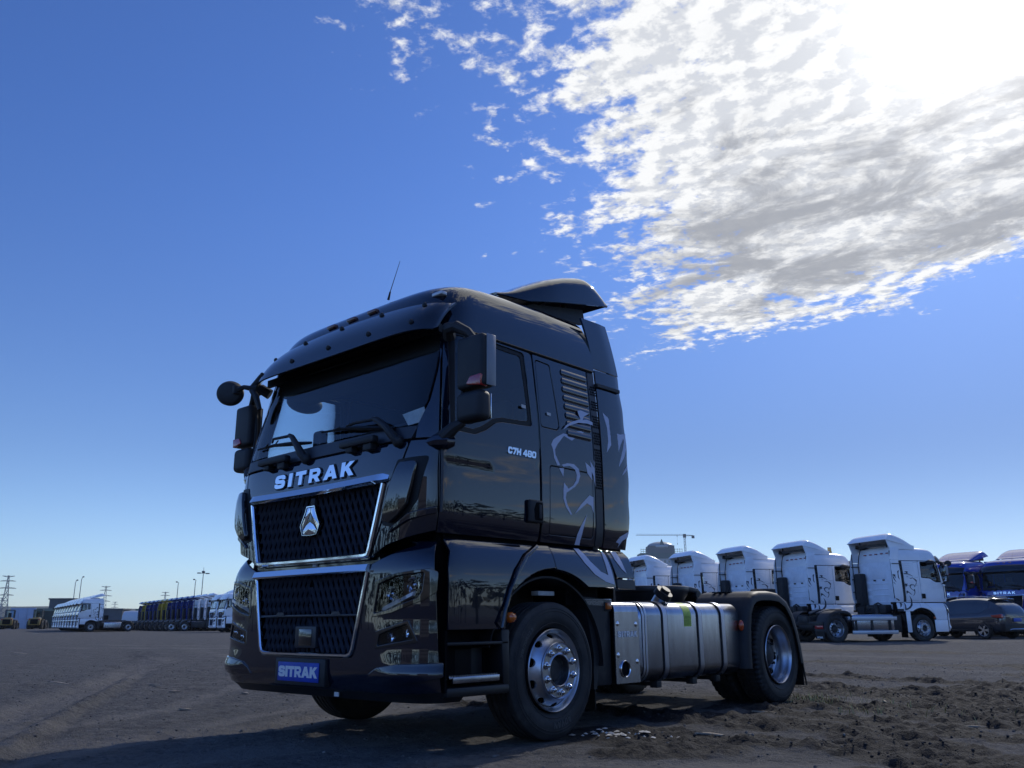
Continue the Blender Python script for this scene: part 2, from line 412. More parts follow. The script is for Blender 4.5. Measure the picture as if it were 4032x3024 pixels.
def herm(tab):
    X = np.array([t[0] for t in tab], float); Y = np.array([t[1] for t in tab], float)
    d = np.diff(Y)/np.diff(X); m = np.zeros(len(X)); m[0] = d[0]; m[-1] = d[-1]
    for i in range(1, len(X)-1):
        m[i] = 0 if d[i-1]*d[i] <= 0 else 2*d[i-1]*d[i]/(d[i-1]+d[i])
    zz = np.linspace(X[0], X[-1], 1200); k = np.clip(np.searchsorted(X, zz, side='right')-1, 0, len(X)-2); h = X[k+1]-X[k]; t = (zz-X[k])/h
    yy = (2*t**3-3*t**2+1)*Y[k]+(t**3-2*t**2+t)*h*m[k]+(-2*t**3+3*t**2)*Y[k+1]+(t**3-t**2)*h*m[k+1]
    return lambda z: np.interp(z, zz, yy)
class Surf:
    """cab skin: plan outline (flat front, tight corner, straight side) driven by height"""
    def __init__(s, W, YF, n=7., L=.62, wref=1.27, wlen=.8, wsw=None):
        s.W = herm(W); s.YF = herm(YF); s.wref = wref; s.wlen = wlen
        t = np.linspace(0, 1, 6000); t = np.sin(t*pi/2)
        an = np.linspace(0, pi/2, 8000)
        x = wref*np.sin(an)**(2/n); y = L*(1-np.cos(an)**(2/n))
        # uniform resample
        x = np.concatenate([[0], x[1:], [wref]*2]); y = np.concatenate([[0], y[1:], [L+.001, 6.0]])
        sarc = np.concatenate([[0], np.cumsum(np.hypot(np.diff(x), np.diff(y)))])
        s.s = sarc; s.x = x; s.y = y
    def xy(s, a):
        return np.interp(a, s.s, s.x), np.interp(a, s.s, s.y)
    def P(s, a, z):
        a = np.asarray(a, float); z = np.asarray(z, float); sg = np.where(a < 0, -1., 1.)
        xr, yr = s.xy(np.abs(a)); w = s.W(z)/s.wref
        t = np.clip(yr/s.wlen, 0, 1); wt = 1-t*t*(3-2*t)
        return np.stack([sg*xr*w, yr+s.YF(z)*wt, z], -1)
    def Nn(s, a, z):
        e = .006; a = np.asarray(a, float); z = np.asarray(z, float)
        da = s.P(a+e, z)-s.P(a-e, z); dz_ = s.P(a, z+e)-s.P(a, z-e)
        n = np.cross(da, dz_); return n/np.linalg.norm(n, axis=-1, keepdims=True)
    def fx(s, x, z):
        return float(np.sign(x)*np.interp(abs(x)*s.wref/s.W(z), s.x[:-2], s.s[:-2]))
    def sy(s, y, z):
        lo, hi = s.s[10], s.s[-1]
        for _ in range(40):
            m = (lo+hi)/2
            if s.P(m, z)[1] < y: lo = m
            else: hi = m
        return (lo+hi)/2
    def dom(s, pts):
        out = []
        for k, a, z in pts:
            out.append((s.fx(a, z) if k == 'f' else s.sy(a, z), z))
        return out
def patchmesh(surf, outer, holes=(), off=0., thick=.02, h=.05, gap=.0035, edge=.004, rnd=0., hr=0., flat=False, mirror=False, offf=None):
    """panel lying on the skin. outer/holes in (s,z)."""
    o = rounded(outer, rnd) if rnd else list(outer)
    if area(o) < 0: o = o[::-1]
    o = inset(densify(o, h*.7), gap) if gap else densify(o, h*.7)
    oi = inset(o, edge)
    Hs = []; Hi = []
    for H in holes:
        q = rounded(H, hr) if hr else list(H)
        if area(q) < 0: q = q[::-1]
        q = densify(q, h*.7); Hs.append(q); Hi.append(inset(q, -edge))
    V2, F2 = meshpoly(oi, Hi, h)
    A = np.array(V2); of = off if offf is None else np.array([offf(p[0], p[1]) for p in V2])[:, None]
    nn = surf.Nn(A[:, 0], A[:, 1]); PT = surf.P(A[:, 0], A[:, 1])+nn*of
    if offf is not None:
        e = .01
        def Q(a, b):
            return surf.P(a, b)+surf.Nn(a, b)*np.array([offf(x, y) for x, y in zip(a, b)])[:, None]
        da = Q(A[:, 0]+e, A[:, 1])-Q(A[:, 0]-e, A[:, 1]); db = Q(A[:, 0], A[:, 1]+e)-Q(A[:, 0], A[:, 1]-e)
        nn = np.cross(da, db); nn /= np.linalg.norm(nn, axis=1, keepdims=True)
    V = [tuple(p) for p in PT]; NM = [tuple(n) for n in nn]; F = list(F2)
    if thick > 0:
        for inner, out_, sgn in [(oi, o, 1)]+[(a, b, -1) for a, b in zip(Hi, Hs)]:
            n = len(out_); base = len(V)
            I = np.array(inner); Oo = np.array(out_)
            ni = surf.Nn(I[:, 0], I[:, 1]); no = surf.Nn(Oo[:, 0], Oo[:, 1])
            o1 = off if offf is None else np.array([offf(p[0], p[1]) for p in inner])[:, None]
            pi_ = surf.P(I[:, 0], I[:, 1])+ni*o1; p1 = surf.P(Oo[:, 0], Oo[:, 1])+no*(o1-edge*.8); p2 = surf.P(Oo[:, 0], Oo[:, 1])+no*(o1-thick)
            outd = p1-pi_; outd -= ni*np.sum(outd*ni, 1, keepdims=True); outd /= np.linalg.norm(outd, axis=1, keepdims=True)+1e-9
            n1 = ni*.35+outd*.94
            for arr, na in ((pi_, ni), (p1, n1), (p2, outd)):
                V += [tuple(p) for p in arr]; NM += [tuple(q/ np.linalg.norm(q)) for q in na]
            for i in range(n):
                j = (i+1) % n
                for r in range(2):
                    q = (base+r*n+i, base+(r+1)*n+i, base+(r+1)*n+j, base+r*n+j)
                    F.append(q if sgn > 0 else q[::-1])
    if mirror:
        V = [(-x, y, z) for x, y, z in V]; NM = [(-x, y, z) for x, y, z in NM]; F = [f[::-1] for f in F]
    return V, F, NM
def panel(name, surf, pts, m, parent, holes=(), sg=1, raw=False, **k):
    o = pts if raw else surf.dom(pts); H = [h_ if raw else surf.dom(h_) for h_ in holes]
    V, F, NM = patchmesh(surf, o, H, mirror=(sg < 0), **k)
    return obj(name, newmesh(name, V, F, m, normals=NM), parent)

def textmesh(s, size=1., extrude=.01, offset=.0, shear=0., bevel=0., space=1.):
    c = bpy.data.curves.new('t', 'FONT'); c.body = s; c.size = size; c.extrude = extrude; c.offset = offset; c.shear = shear; c.space_character = space
    c.bevel_depth = bevel; c.bevel_resolution = 1; c.resolution_u = 3
    o = bpy.data.objects.new('t', c); col.objects.link(o)
    dg = bpy.context.evaluated_depsgraph_get(); me = bpy.data.meshes.new_from_object(o.evaluated_get(dg))
    V = [tuple(v.co) for v in me.vertices]; F = [tuple(p.vertices) for p in me.polygons]
    bpy.data.objects.remove(o); bpy.data.curves.remove(c); bpy.data.meshes.remove(me)
    return V, F
def letters(word, width, height, depth, M, m, parent, name='letter', offset=.03, gapf=.22, shear=0., bevel=0.):
    """each character its own mesh, fitted into width x height, origin at the middle; M maps (x right, y up, z out)"""
    ms = [(ch, textmesh(ch, 1., 1., offset, shear)) if ch != ' ' else (ch, None) for ch in word]
    ws = []
    for ch, t in ms:
        if t is None: ws.append((0, .45)); continue
        xs = [v[0] for v in t[0]]; ws.append((min(xs), max(xs)-min(xs)))
    ys = [v[1] for ch, t in ms if t for v in t[0]]; y0, y1 = min(ys), max(ys)
    wm = sum(w for _, w in ws); gp = gapf*wm/len(ws); tot = wm+gp*(len(ws)-1); sx = width/tot; sy_ = height/(y1-y0)
    x = -width/2; res = []
    for (ch, t), (x0, w) in zip(ms, ws):
        if t:
            zs = [v[2] for v in t[0]]; zmax = max(zs)
            V = [Vector((x+(v[0]-x0)*sx, (v[1]-(y0+y1)/2)*sy_, depth*(1 if v[2] > 0 else 0))) for v in t[0]]
            V = [M @ p for p in V] if isinstance(M, Matrix) else [M(p) for p in V]
            F = t[1]
            res.append(obj(name, newmesh(name, V, F, m), parent))
        x += (w+gp)*sx
    return res
def frontM(cx, y, cz):     # text facing -Y
    return Matrix(((1, 0, 0, cx), (0, 0, -1, y), (0, 1, 0, cz), (0, 0, 0, 1)))
def leftM(x, cy_, cz):     # text on the +X side, reads towards +Y
    return Matrix(((0, 0, 1, x), (1, 0, 0, cy_), (0, 1, 0, cz), (0, 0, 0, 1)))
def clone(o, parent=None, skip=(), swap=None):
    c = o.copy(); col.objects.link(c); c.parent = parent
    if swap and o.type == 'MESH':
        for i, s_ in enumerate(o.data.materials):
            if s_ and s_.name in swap:
                c.material_slots[i].link = 'OBJECT'; c.material_slots[i].material = swap[s_.name]
    for ch in KIDS.get(o.name, ()):
        if ch.name.split('.')[0] in skip: continue
        clone(ch, c, skip, swap)
    return c
KIDS = {}
def index_kids(root):
    KIDS[root.name] = [c for c in root.children]
    for c in root.children: index_kids(c)
# ------------------------------------------------------------------ block lettering drawn as outlines
def oct_(x0, y0, x1, y1, c): return [(x0+c, y0), (x1-c, y0), (x1-c*.3, y0+c*.3), (x1, y0+c), (x1, y1-c), (x1-c*.3, y1-c*.3), (x1-c, y1), (x0+c, y1), (x0+c*.3, y1-c*.3), (x0, y1-c), (x0, y0+c), (x0+c*.3, y0+c*.3)]
GL = {
 'I': (.30, [(0, 0), (1, 0), (1, 1), (0, 1)], []),
 'T': (.95, [(0, 1), (0, .76), (.36, .76), (.36, 0), (.64, 0), (.64, .76), (1, .76), (1, 1)], []),
 'R': (1.0, [(0, 0), (.26, 0), (.26, .32), (.45, .32), (.70, 0), (1, 0), (.74, .36), (.9, .45), (.97, .6), (.97, .75), (.88, .92), (.72, 1), (0, 1)], [[(.26, .54), (.62, .54), (.71, .60), (.71, .72), (.62, .78), (.26, .78)]]),
 'A': (1.15, [(0, 0), (.27, 0), (.345, .2), (.655, .2), (.73, 0), (1, 0), (.64, 1), (.36, 1)], [[(.425, .41), (.575, .41), (.5, .68)]]),
 'K': (1.05, [(0, 0), (.26, 0), (.26, .32), (.38, .44), (.68, 0), (1, 0), (.57, .62), (.98, 1), (.64, 1), (.26, .62), (.26, 1), (0, 1)], []),
 'S': (1.0, [(0, .30), (.02, .14), (.14, .03), (.3, 0), (.72, 0), (.88, .04), (.98, .15), (1, .3), (.98, .46), (.88, .56), (.72, .6), (.36, .62), (.28, .66), (.28, .74), (.36, .78), (.66, .78), (.72, .75), (.73, .70), (.97, .70), (.95, .86), (.86, .96), (.72, 1), (.28, 1), (.12, .96), (.02, .85), (0, .7), (.02, .54), (.12, .44), (.28, .4), (.64, .38), (.72, .34), (.72, .26), (.64, .22), (.32, .22), (.26, .25), (.25, .30)], []),
 'C': (1.0, [(1, .32), (.97, .12), (.86, .03), (.7, 0), (.3, 0), (.14, .03), (.03, .14), (0, .3), (0, .7), (.03, .86), (.14, .97), (.3, 1), (.7, 1), (.86, .97), (.97, .86), (1, .68), (.73, .68), (.7, .75), (.62, .77), (.36, .77), (.28, .73), (.26, .66), (.26, .34), (.28, .26), (.36, .23), (.62, .23), (.7, .26), (.73, .32)], []),
 '7': (.9, [(0, 1), (0, .76), (.66, .76), (.2, 0), (.5, 0), (1, .8), (1, 1)], []),
 'H': (1.0, [(0, 0), (.27, 0), (.27, .38), (.73, .38), (.73, 0), (1, 0), (1, 1), (.73, 1), (.73, .62), (.27, .62), (.27, 1), (0, 1)], []),
 '4': (1.0, [(.55, 0), (.82, 0), (.82, .2), (1, .2), (1, .42), (.82, .42), (.82, 1), (.5, 1), (0, .42), (0, .2), (.55, .2)], [[(.28, .42), (.55, .42), (.55, .74)]]),
 '8': (1.0, oct_(0, 0, 1, 1, .2), [oct_(.27, .2, .73, .42, .07), oct_(.27, .58, .73, .8, .07)]),
 '0': (1.0, oct_(0, 0, 1, 1, .22), [oct_(.27, .22, .73, .78, .1)]),
 'D': (1.0, [(0, 0), (.7, 0), (.92, .1), (1, .3), (1, .7), (.92, .9), (.7, 1), (0, 1)], [[(.26, .23), (.62, .23), (.73, .35), (.73, .65), (.62, .77), (.26, .77)]]),
 'V': (1.1, [(.36, 0), (.64, 0), (1, 1), (.74, 1), (.5, .3), (.26, 1), (0, 1)], []),
 'N': (1.0, [(0, 0), (.25, 0), (.25, .6), (.7, 0), (1, 0), (1, 1), (.75, 1), (.75, .4), (.3, 1), (0, 1)], []),
 '1': (.5, [(.4, 0), (1, 0), (1, 1), (.5, 1), (0, .75), (0, .55), (.4, .7)], []),
 '3': (.9, [(0, 0), (.8, 0), (1, .12), (1, .42), (.88, .5), (1, .58), (1, .88), (.8, 1), (0, 1), (0, .78), (.72, .78), (.72, .6), (.2, .6), (.2, .4), (.72, .4), (.72, .22), (0, .22)], []),
 '5': (.9, [(0, 0), (.8, 0), (1, .15), (1, .5), (.8, .64), (.26, .64), (.26, .78), (.95, .78), (.95, 1), (0, 1), (0, .42), (.72, .42), (.72, .22), (0, .22)], []),
 '2': (.9, [(0, 0), (1, 0), (1, .22), (.4, .22), (1, .55), (1, .88), (.85, 1), (0, 1), (0, .78), (.72, .78), (.72, .6), (0, .22)], []),
 '/': (.6, [(0, 0), (.4, 0), (1, 1), (.6, 1)], []),
 '.': (.28, [(0, 0), (1, 0), (1, .24), (0, .24)], []),
}
def letters(word, width, height, depth, M, m, parent, name='letter', offset=0., gapf=.22, shear=0., bevel=0.):
    ws = [GL[c][0] if c != ' ' else .35 for c in word]; wm = sum(ws); gp = gapf*wm/len(ws); tot = wm+gp*(len(ws)-1); sx = width/tot
    x = -width/2; res = []
    for ch, w in zip(word, ws):
        if ch != ' ':
            o_, hs = GL[ch][1], GL[ch][2]
            if area(o_) < 0: o_ = o_[::-1]
            hs = [h_ if area(h_) > 0 else h_[::-1] for h_ in hs]
            asp = w*sx/height; f2 = lambda P_: [(p[0]*w*sx, (p[1]-.5)*height) for p in P_]
            oo = f2(o_); hh = [f2(h_) for h_ in hs]
            if offset: oo = inset(oo, -offset*height); hh = [inset(h_, offset*height*.4) for h_ in hh]
            V2, F2 = meshpoly(oo, hh, max(.3*height, .01)); n = len(V2); V = []; F = list(F2)
            V = [(x+a+shear*b, b, depth) for a, b in V2]
            for lp, s_ in [(oo, 1)]+[(h_, -1) for h_ in hh]:
                b0 = len(V); k = len(lp); V += [(x+a+shear*b, b, depth) for a, b in lp]+[(x+a+shear*b, b, 0.) for a, b in lp]
                for i in range(k):
                    q = (b0+i, b0+k+i, b0+k+(i+1) % k, b0+(i+1) % k); F.append(q if s_ > 0 else q[::-1])
            V = [(M @ Vector(p)) if isinstance(M, Matrix) else M(Vector(p)) for p in V]
            res.append(obj(name, newmesh(name, V, F, m, sharp=20), parent))
        x += (w+gp)*sx
    return res
# ================================================================== TRACTOR TRUCK (prototype, black)
UP = Surf([(1.30, 1.215), (1.40, 1.225), (1.47, 1.243), (1.56, 1.262), (1.68, 1.27), (1.9, 1.271), (2.1, 1.27), (2.4, 1.262), (2.7, 1.243), (3.02, 1.215), (3.12, 1.205)],
          [(1.30, .0), (1.85, .0), (2.0, .012), (2.13, .03), (2.3, .065), (2.7, .16), (3.02, .235), (3.12, .255)])
LO = Surf([(.30, 1.22), (.36, 1.27), (.42, 1.30), (.55, 1.312), (1.10, 1.315), (1.22, 1.308), (1.30, 1.292), (1.37, 1.268), (1.42, 1.238), (1.46, 1.20)],
          [(.30, .14), (.36, .07), (.42, .025), (.55, 0), (1.20, 0), (1.28, .015), (1.35, .05), (1.41, .10), (1.46, .16)], n=6.5, L=.62)
truck = empty('tractor_truck', (0, 0, 0))
tag(truck, 'large glossy black tractor truck with chrome grilles and grey lion decal, nearest to us', 'truck')
T = truck
WIN = [('s', .335, 2.25), ('s', .52, 2.245), ('s', .62, 2.285), ('s', .74, 2.36), ('s', .83, 2.385), ('s', 1.15, 2.405), ('s', 1.10, 2.95), ('s', .8, 2.955), ('s', .375, 2.965)]
WINo = [('s', .285, 2.205), ('s', .53, 2.205), ('s', .65, 2.255), ('s', .76, 2.33), ('s', .84, 2.348), ('s', 1.188, 2.368), ('s', 1.14, 2.985), ('s', .8, 2.992), ('s', .325, 2.998)]
WS = [('f', -1.105, 2.23), ('f', -.6, 2.235), ('f', 0, 2.24), ('f', .6, 2.235), ('f', 1.105, 2.23), ('f', 1.16, 2.42), ('f', 1.165, 2.65), ('f', 1.145, 2.99), ('f', .5, 3.0), ('f', -.5, 3.0), ('f', -1.145, 2.99), ('f', -1.165, 2.65), ('f', -1.16, 2.42)]

# --- hood panel with the upper grille opening
hood = panel('hood_panel', UP, [('f', -.735, 1.285), ('f', .735, 1.285), ('f', .845, 1.54), ('f', .905, 1.78), ('f', 1.02, 1.94), ('f', 1.075, 2.115), ('f', 0, 2.118), ('f', -1.075, 2.115), ('f', -1.02, 1.94), ('f', -.905, 1.78), ('f', -.845, 1.54)], BLACK, T,
      holes=[[('f', -.70, 1.335), ('f', .70, 1.335), ('f', .852, 1.83), ('f', -.852, 1.83)]], rnd=.03, hr=.03, h=.06)
panel('cowl_panel', UP, [('f', -1.09, 2.125), ('f', 0, 2.126), ('f', 1.09, 2.125), ('f', 1.13, 2.228), ('f', 0, 2.236), ('f', -1.13, 2.228)], SATIN, T, off=.004, h=.06)
ws = panel('windscreen', UP, WS, GLASSW, T, rnd=[.08, 0, 0, 0, .08, 0, 0, .06, 0, 0, .06, 0, 0], off=-.004, thick=0, gap=.004, h=.07)
for sg in (1, -1):
    # A pillar, mirror base corner, side of the windscreen
    panel('pillar_panel', UP, [('f', 1.115, 2.125), ('s', .19, 2.125), ('s', .30, 3.015), ('f', 1.0, 3.018), ('f', 1.15, 2.985), ('f', 1.17, 2.65), ('f', 1.165, 2.42), ('f', 1.112, 2.23)], BLACK, T, sg=sg, h=.05)
    panel('corner_panel', UP, [('f', .75, 1.30), ('f', .90, 1.375), ('f', 1.12, 1.43), ('s', .19, 1.47), ('s', .19, 2.065), ('s', .188, 2.118), ('f', 1.08, 2.118), ('f', 1.027, 1.94), ('f', .912, 1.78), ('f', .852, 1.54)], BLACK, T, sg=sg, h=.05)
    # air deflector blade standing proud at the corner, with the dark channel beside it
    panel('air_channel', UP, [('f', .85, 1.52), ('f', .97, 1.50), ('f', 1.08, 1.56), ('f', 1.17, 1.68), ('f', 1.20, 1.85), ('f', 1.225, 2.00), ('f', .985, 1.985), ('f', .915, 1.80)], SEAL, T, sg=sg, off=.005, thick=.01, rnd=.03, h=.05)
    panel('air_deflector', UP, [('f', .885, 1.55), ('f', .965, 1.525), ('f', 1.045, 1.575), ('f', 1.115, 1.65), ('f', 1.145, 1.78), ('f', 1.17, 1.96), ('f', 1.03, 1.955), ('f', .965, 1.80)], GLOSS, T, sg=sg, off=.045, thick=.05, rnd=.035, h=.04, edge=.008,
          offf=lambda a, z: .028+.03*(1-min(1, abs(z-1.72)/.3)**2))
    panel('corner_fin', UP, [('f', .93, 1.455), ('f', 1.10, 1.535), ('s', .17, 1.585), ('s', .175, 1.645), ('f', 1.10, 1.595), ('f', .95, 1.50)], BLACK, T, sg=sg, off=.02, thick=.03, rnd=.015, h=.03, edge=.008)
# --- chrome frame of the upper grille
def fy(x, z, s_=UP): return float(s_.P(s_.fx(x, z), z)[1])
def strip(name, path, prof, m, parent, closed=True, s_=UP, base=0.):
    """profile (across, out) swept along a path lying on the front face, mitred"""
    mb = MB(); n = len(path); rows = []
    for i in range(n):
        p = Vector(path[i]); a = Vector(path[(i-1) % n]) if (closed or i > 0) else None; c = Vector(path[(i+1) % n]) if (closed or i < n-1) else None
        d1 = (p-a).normalized() if a is not None else None; d2 = (c-p).normalized() if c is not None else None
        d1 = d1 or d2; d2 = d2 or d1
        n1 = Vector((-d1.y, d1.x)); n2 = Vector((-d2.y, d2.x)); mm = (n1+n2).normalized(); k = 1/max(.35, mm.dot(n1))
        row = []
        for (ac, ou) in prof:
            q = p+mm*ac*k; row.append((q.x, fy(q.x, q.y, s_)-ou-base, q.y))
        rows.append(row)
    if closed: rows.append(rows[0])
    mb.loft(rows, flip=False)
    if not closed:
        mb.F.append(tuple(range(len(prof)))); mb.F.append(tuple(range((n-1)*len(prof), n*len(prof)))[::-1])
    o = mb.build(name, m, parent); fixn(o.data); return o
def fixn(me):
    bm = bmesh.new(); bm.from_mesh(me); bmesh.ops.recalc_face_normals(bm, faces=bm.faces); bm.to_mesh(me); bm.free()
def arcs(pts, n=6):
    return pts
fr_side = [(.868, 1.822), (.80, 1.575), (.737, 1.36), (.722, 1.328), (.69, 1.322), (.35, 1.319), (0, 1.318)]
path = [(x, z) for x, z in fr_side]+[(-x, z) for x, z in fr_side[::-1][1:]]
gf = empty('upper_grille', (0, 0, 0)); gf.parent = T
strip('grille_frame', path, [(-.016, -.01), (-.016, .012), (-.006, .024), (.010, .024), (.020, .012), (.020, -.01)], CHROME, gf, closed=False)
# wide two faceted top bar, tapering to the tips
mb = MB(); rows = []
for i in range(41):
    x = -.925+1.85*i/40; tp = min(1, (.93-abs(x))/.10+.15); zc_ = 1.845+.012*(abs(x)/.92)**2; y0 = fy(x, 1.85)
    hh = .034*min(1, tp+.35)
    rows.append([(x, y0+.005, zc_+hh), (x, y0-.030*tp-.004, zc_+hh), (x, y0-.056*tp-.006, zc_-hh*.45), (x, y0-.034*tp, zc_-hh*.98), (x, y0+.005, zc_-hh)])
mb.loft(rows); mb.F.append((0, 1, 2, 3, 4)); mb.F.append(tuple(200+i for i in range(5))[::-1])
o = mb.build('grille_top_bar', CHROME, gf, sharp=20); fixn(o.data)
def clipseg(p, q, poly):
    """clip segment to convex polygon (ccw)"""
    t0, t1 = 0., 1.; d = (q[0]-p[0], q[1]-p[1]); n = len(poly)
    for i in range(n):
        a = poly[i]; b = poly[(i+1) % n]; nx, ny = -(b[1]-a[1]), (b[0]-a[0])
        den = nx*d[0]+ny*d[1]; num = nx*(p[0]-a[0])+ny*(p[1]-a[1])
        if abs(den) < 1e-12:
            if num < 0: return None
            continue
        t = -num/den
        if den > 0: t0 = max(t0, t)
        else: t1 = min(t1, t)
    if t0 >= t1: return None
    return (p[0]+d[0]*t0, p[1]+d[1]*t0), (p[0]+d[0]*t1, p[1]+d[1]*t1)
def lattice(poly, y, pitch, slope, w, dep, mb, sgn):
    xs = [p[0] for p in poly]; zs = [p[1] for p in poly]; z0, z1 = min(zs), max(zs); run = (z1-z0)/slope
    x = min(xs)-run
    while x < max(xs)+run:
        p = (x, z0); q = (x+sgn*run, z1); c = clipseg(p, q, poly)
        if c:
            a, b = Vector(c[0]), Vector(c[1]); d = (b-a)
            if d.length > .02:
                nrm = Vector((-d.y, d.x)).normalized()*w/2
                A = [a-nrm, a+nrm, b+nrm, b-nrm]
                V = [(q_.x, y, q_.y) for q_ in [a, b]]+[(q_.x, y+dep, q_.y) for q_ in A]
                n_ = len(mb.V); mb.V += V
                # roof shaped fin: ridge a-b in front, base A behind
                mb.F += [(n_, n_+1, n_+4, n_+3), (n_+1, n_, n_+2, n_+5), (n_+3, n_+2, n_), (n_+5, n_+4, n_+1)]
        x += pitch
GRILLE = mat('grille_plastic', (.050, .056, .075), .32, spec=.7)
def grillemesh(polyL, polyR, y, parent, pitch=.068):
    mb = MB()
    lattice(polyL, y-.010, pitch, 1.9, .013, .024, mb, 1); lattice(polyR, y-.010, pitch, 1.9, .013, .024, mb, -1)
    lattice(polyL, y+.002, pitch*1.0, 3.0, .010, .016, mb, -1); lattice(polyR, y+.002, pitch*1.0, 3.0, .010, .016, mb, 1)
    o = mb.build('grille_mesh', GRILLE, parent, sharp=20); fixn(o.data); tag(o, kind='stuff'); return o
grillemesh([(-.70, 1.338), (0, 1.338), (0, 1.825), (-.848, 1.825)], [(0, 1.338), (.70, 1.338), (.848, 1.825), (0, 1.825)], .028, gf)
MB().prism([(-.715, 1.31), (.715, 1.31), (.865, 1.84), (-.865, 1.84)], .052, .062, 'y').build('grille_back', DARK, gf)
# emblem : faceted chrome shield with dark inlay
mb = MB()
em = [(-.052, 1.735), (.052, 1.735), (.068, 1.69), (.128, 1.585), (.096, 1.512), (.0, 1.505), (-.096, 1.512), (-.128, 1.585), (-.068, 1.69)]
mb.prism(em, -.012, .03, 'y', bev=.006); eb = mb.build('emblem', GLOSS, gf)
mb = MB()
def facet(poly, h0, y=-.014):
    c = (sum(p[0] for p in poly)/len(poly), sum(p[1] for p in poly)/len(poly)); n = len(mb.V)
    mb.V.append((c[0], y-h0, c[1])); mb.V.extend([(p[0], y, p[1]) for p in poly])
    for i in range(len(poly)): mb.F.append((n, n+1+i, n+1+(i+1) % len(poly)))
facet([(-.004, 1.722), (-.042, 1.722), (-.058, 1.685), (-.113, 1.588), (-.098, 1.556), (-.05, 1.60), (-.016, 1.655), (-.004, 1.69)], .012)
facet([(.004, 1.722), (.042, 1.722), (.058, 1.685), (.113, 1.588), (.098, 1.556), (.05, 1.60), (.016, 1.655), (.004, 1.69)][::-1], .012)
facet([(-.088, 1.548), (-.05, 1.587), (0, 1.612), (.05, 1.587), (.088, 1.548), (.082, 1.522), (0, 1.516), (-.082, 1.522)][::-1], .012)
o = mb.build('emblem_facet', CHROME, eb, sharp=8); fixn(o.data)
mb = MB(); rows = []
for i in range(len(em)+1):
    p = em[i % len(em)]; c = Vector((0, 1.62)); d = (Vector(p)-c)
    rows.append([(c.x+d.x*k, yy, c.y+d.y*k) for k, yy in ((1.01, .0), (1.0, -.018), (.945, -.018), (.935, -.008))])
mb.loft(rows); o = mb.build('emblem_rim', CHROME, eb, sharp=25); fixn(o.data)
MB().box(-.03, .03, 0, .04, 1.735, 1.80, .008).build('camera_pod', PLAST, gf)
# front lettering
LW = empty('front_lettering'); LW.parent = T
letters('SITRAK', 1.055, .105, .014, lambda p: Vector((p.x-.012, fy(p.x, 1.978+p.y)-.003-p.z, 1.978+p.y)), CHROME, LW, offset=.035, gapf=.42, shear=0.)
letters('SITRAK', 1.075, .119, .005, lambda p: Vector((p.x-.010, fy(p.x, 1.976+p.y)-.0005-p.z, 1.976+p.y)), SEAL, LW, name='letter_base', offset=.05, gapf=.36)

# --- bumper
BP = empty('bumper_assembly'); BP.parent = T
half = [(.745, 1.262), (.87, 1.305), (.985, 1.345), (1.12, 1.385)]
lowg = [(.745, 1.235), (.735, 1.21), (.665, .93), (.60, .665), (.575, .622)]
outer = [('f', 0, .385), ('f', .9, .385), ('s', .225, .40), ('s', .225, 1.405), ('s', .13, 1.415)]+[('f', x, z) for x, z in half[::-1]]+[('f', x, z) for x, z in lowg]+[('f', 0, .618)]
left = [(k, -a, z) if k == 'f' else ('m', a, z) for k, a, z in outer[::-1]]
def dom2(surf, pts): return [((surf.fx(a, z) if k == 'f' else (surf.sy(a, z) if k == 's' else -surf.sy(a, z))), z) for k, a, z in pts]
HL = [('f', .845, 1.115), ('f', 1.02, 1.165), ('f', 1.225, 1.185), ('f', 1.215, 1.06), ('f', 1.185, 1.015), ('f', .97, .945), ('f', .805, .915)]
FL = [('f', .865, .775), ('f', 1.0, .815), ('f', 1.115, .845), ('f', 1.165, .745), ('f', .85, .70)]
def neg(P_): return [(-a, z) for a, z in P_][::-1]
hd, fd = LO.dom(HL), LO.dom(FL)
# shape lines across the bumper corner: shoulder crease and the bulging lower lip
def bulge(a, z):
    a = abs(a); k = min(1, max(0, (a-.75)/.25)); k = k*k*(3-2*k)
    b = -.004*math.exp(-((z-.87)/.05)**2)*k      # groove between head and fog lamp
    b += .030*k/(1+math.exp(-(z-(1.20+.10*k))/.018))*0
    b += .007*k*(1/(1+math.exp((z-.62)/.02)))       # lower part steps forward
    return b
full = dom2(LO, outer)+dom2(LO, left)[1:-1]
V, F, NM = patchmesh(LO, full, [hd, neg(hd), fd, neg(fd)], h=.045, hr=.012, rnd=.012, thick=.03, edge=.005, offf=bulge)
bumper = obj('bumper_cover', newmesh('bumper_cover', V, F, BLACK, normals=NM), BP)
mb = MB(); 
for i in range(2): pass
rows = []
for z_, o_ in ((.40, .0), (.36, -.02), (.33, -.06), (.325, -.35)):
    r = []
    for k in range(41):
        a = LO.sy(.42, .42)*(k/20-1); p = LO.P(a, max(z_, .36))+LO.Nn(a, max(z_, .36))*(o_ if o_ > -.3 else -.25); r.append((p[0], p[1], z_))
    rows.append(r)
mb.loft(rows, flip=False); o = mb.build('bumper_valance', PLAST, BP); fixn(o.data)
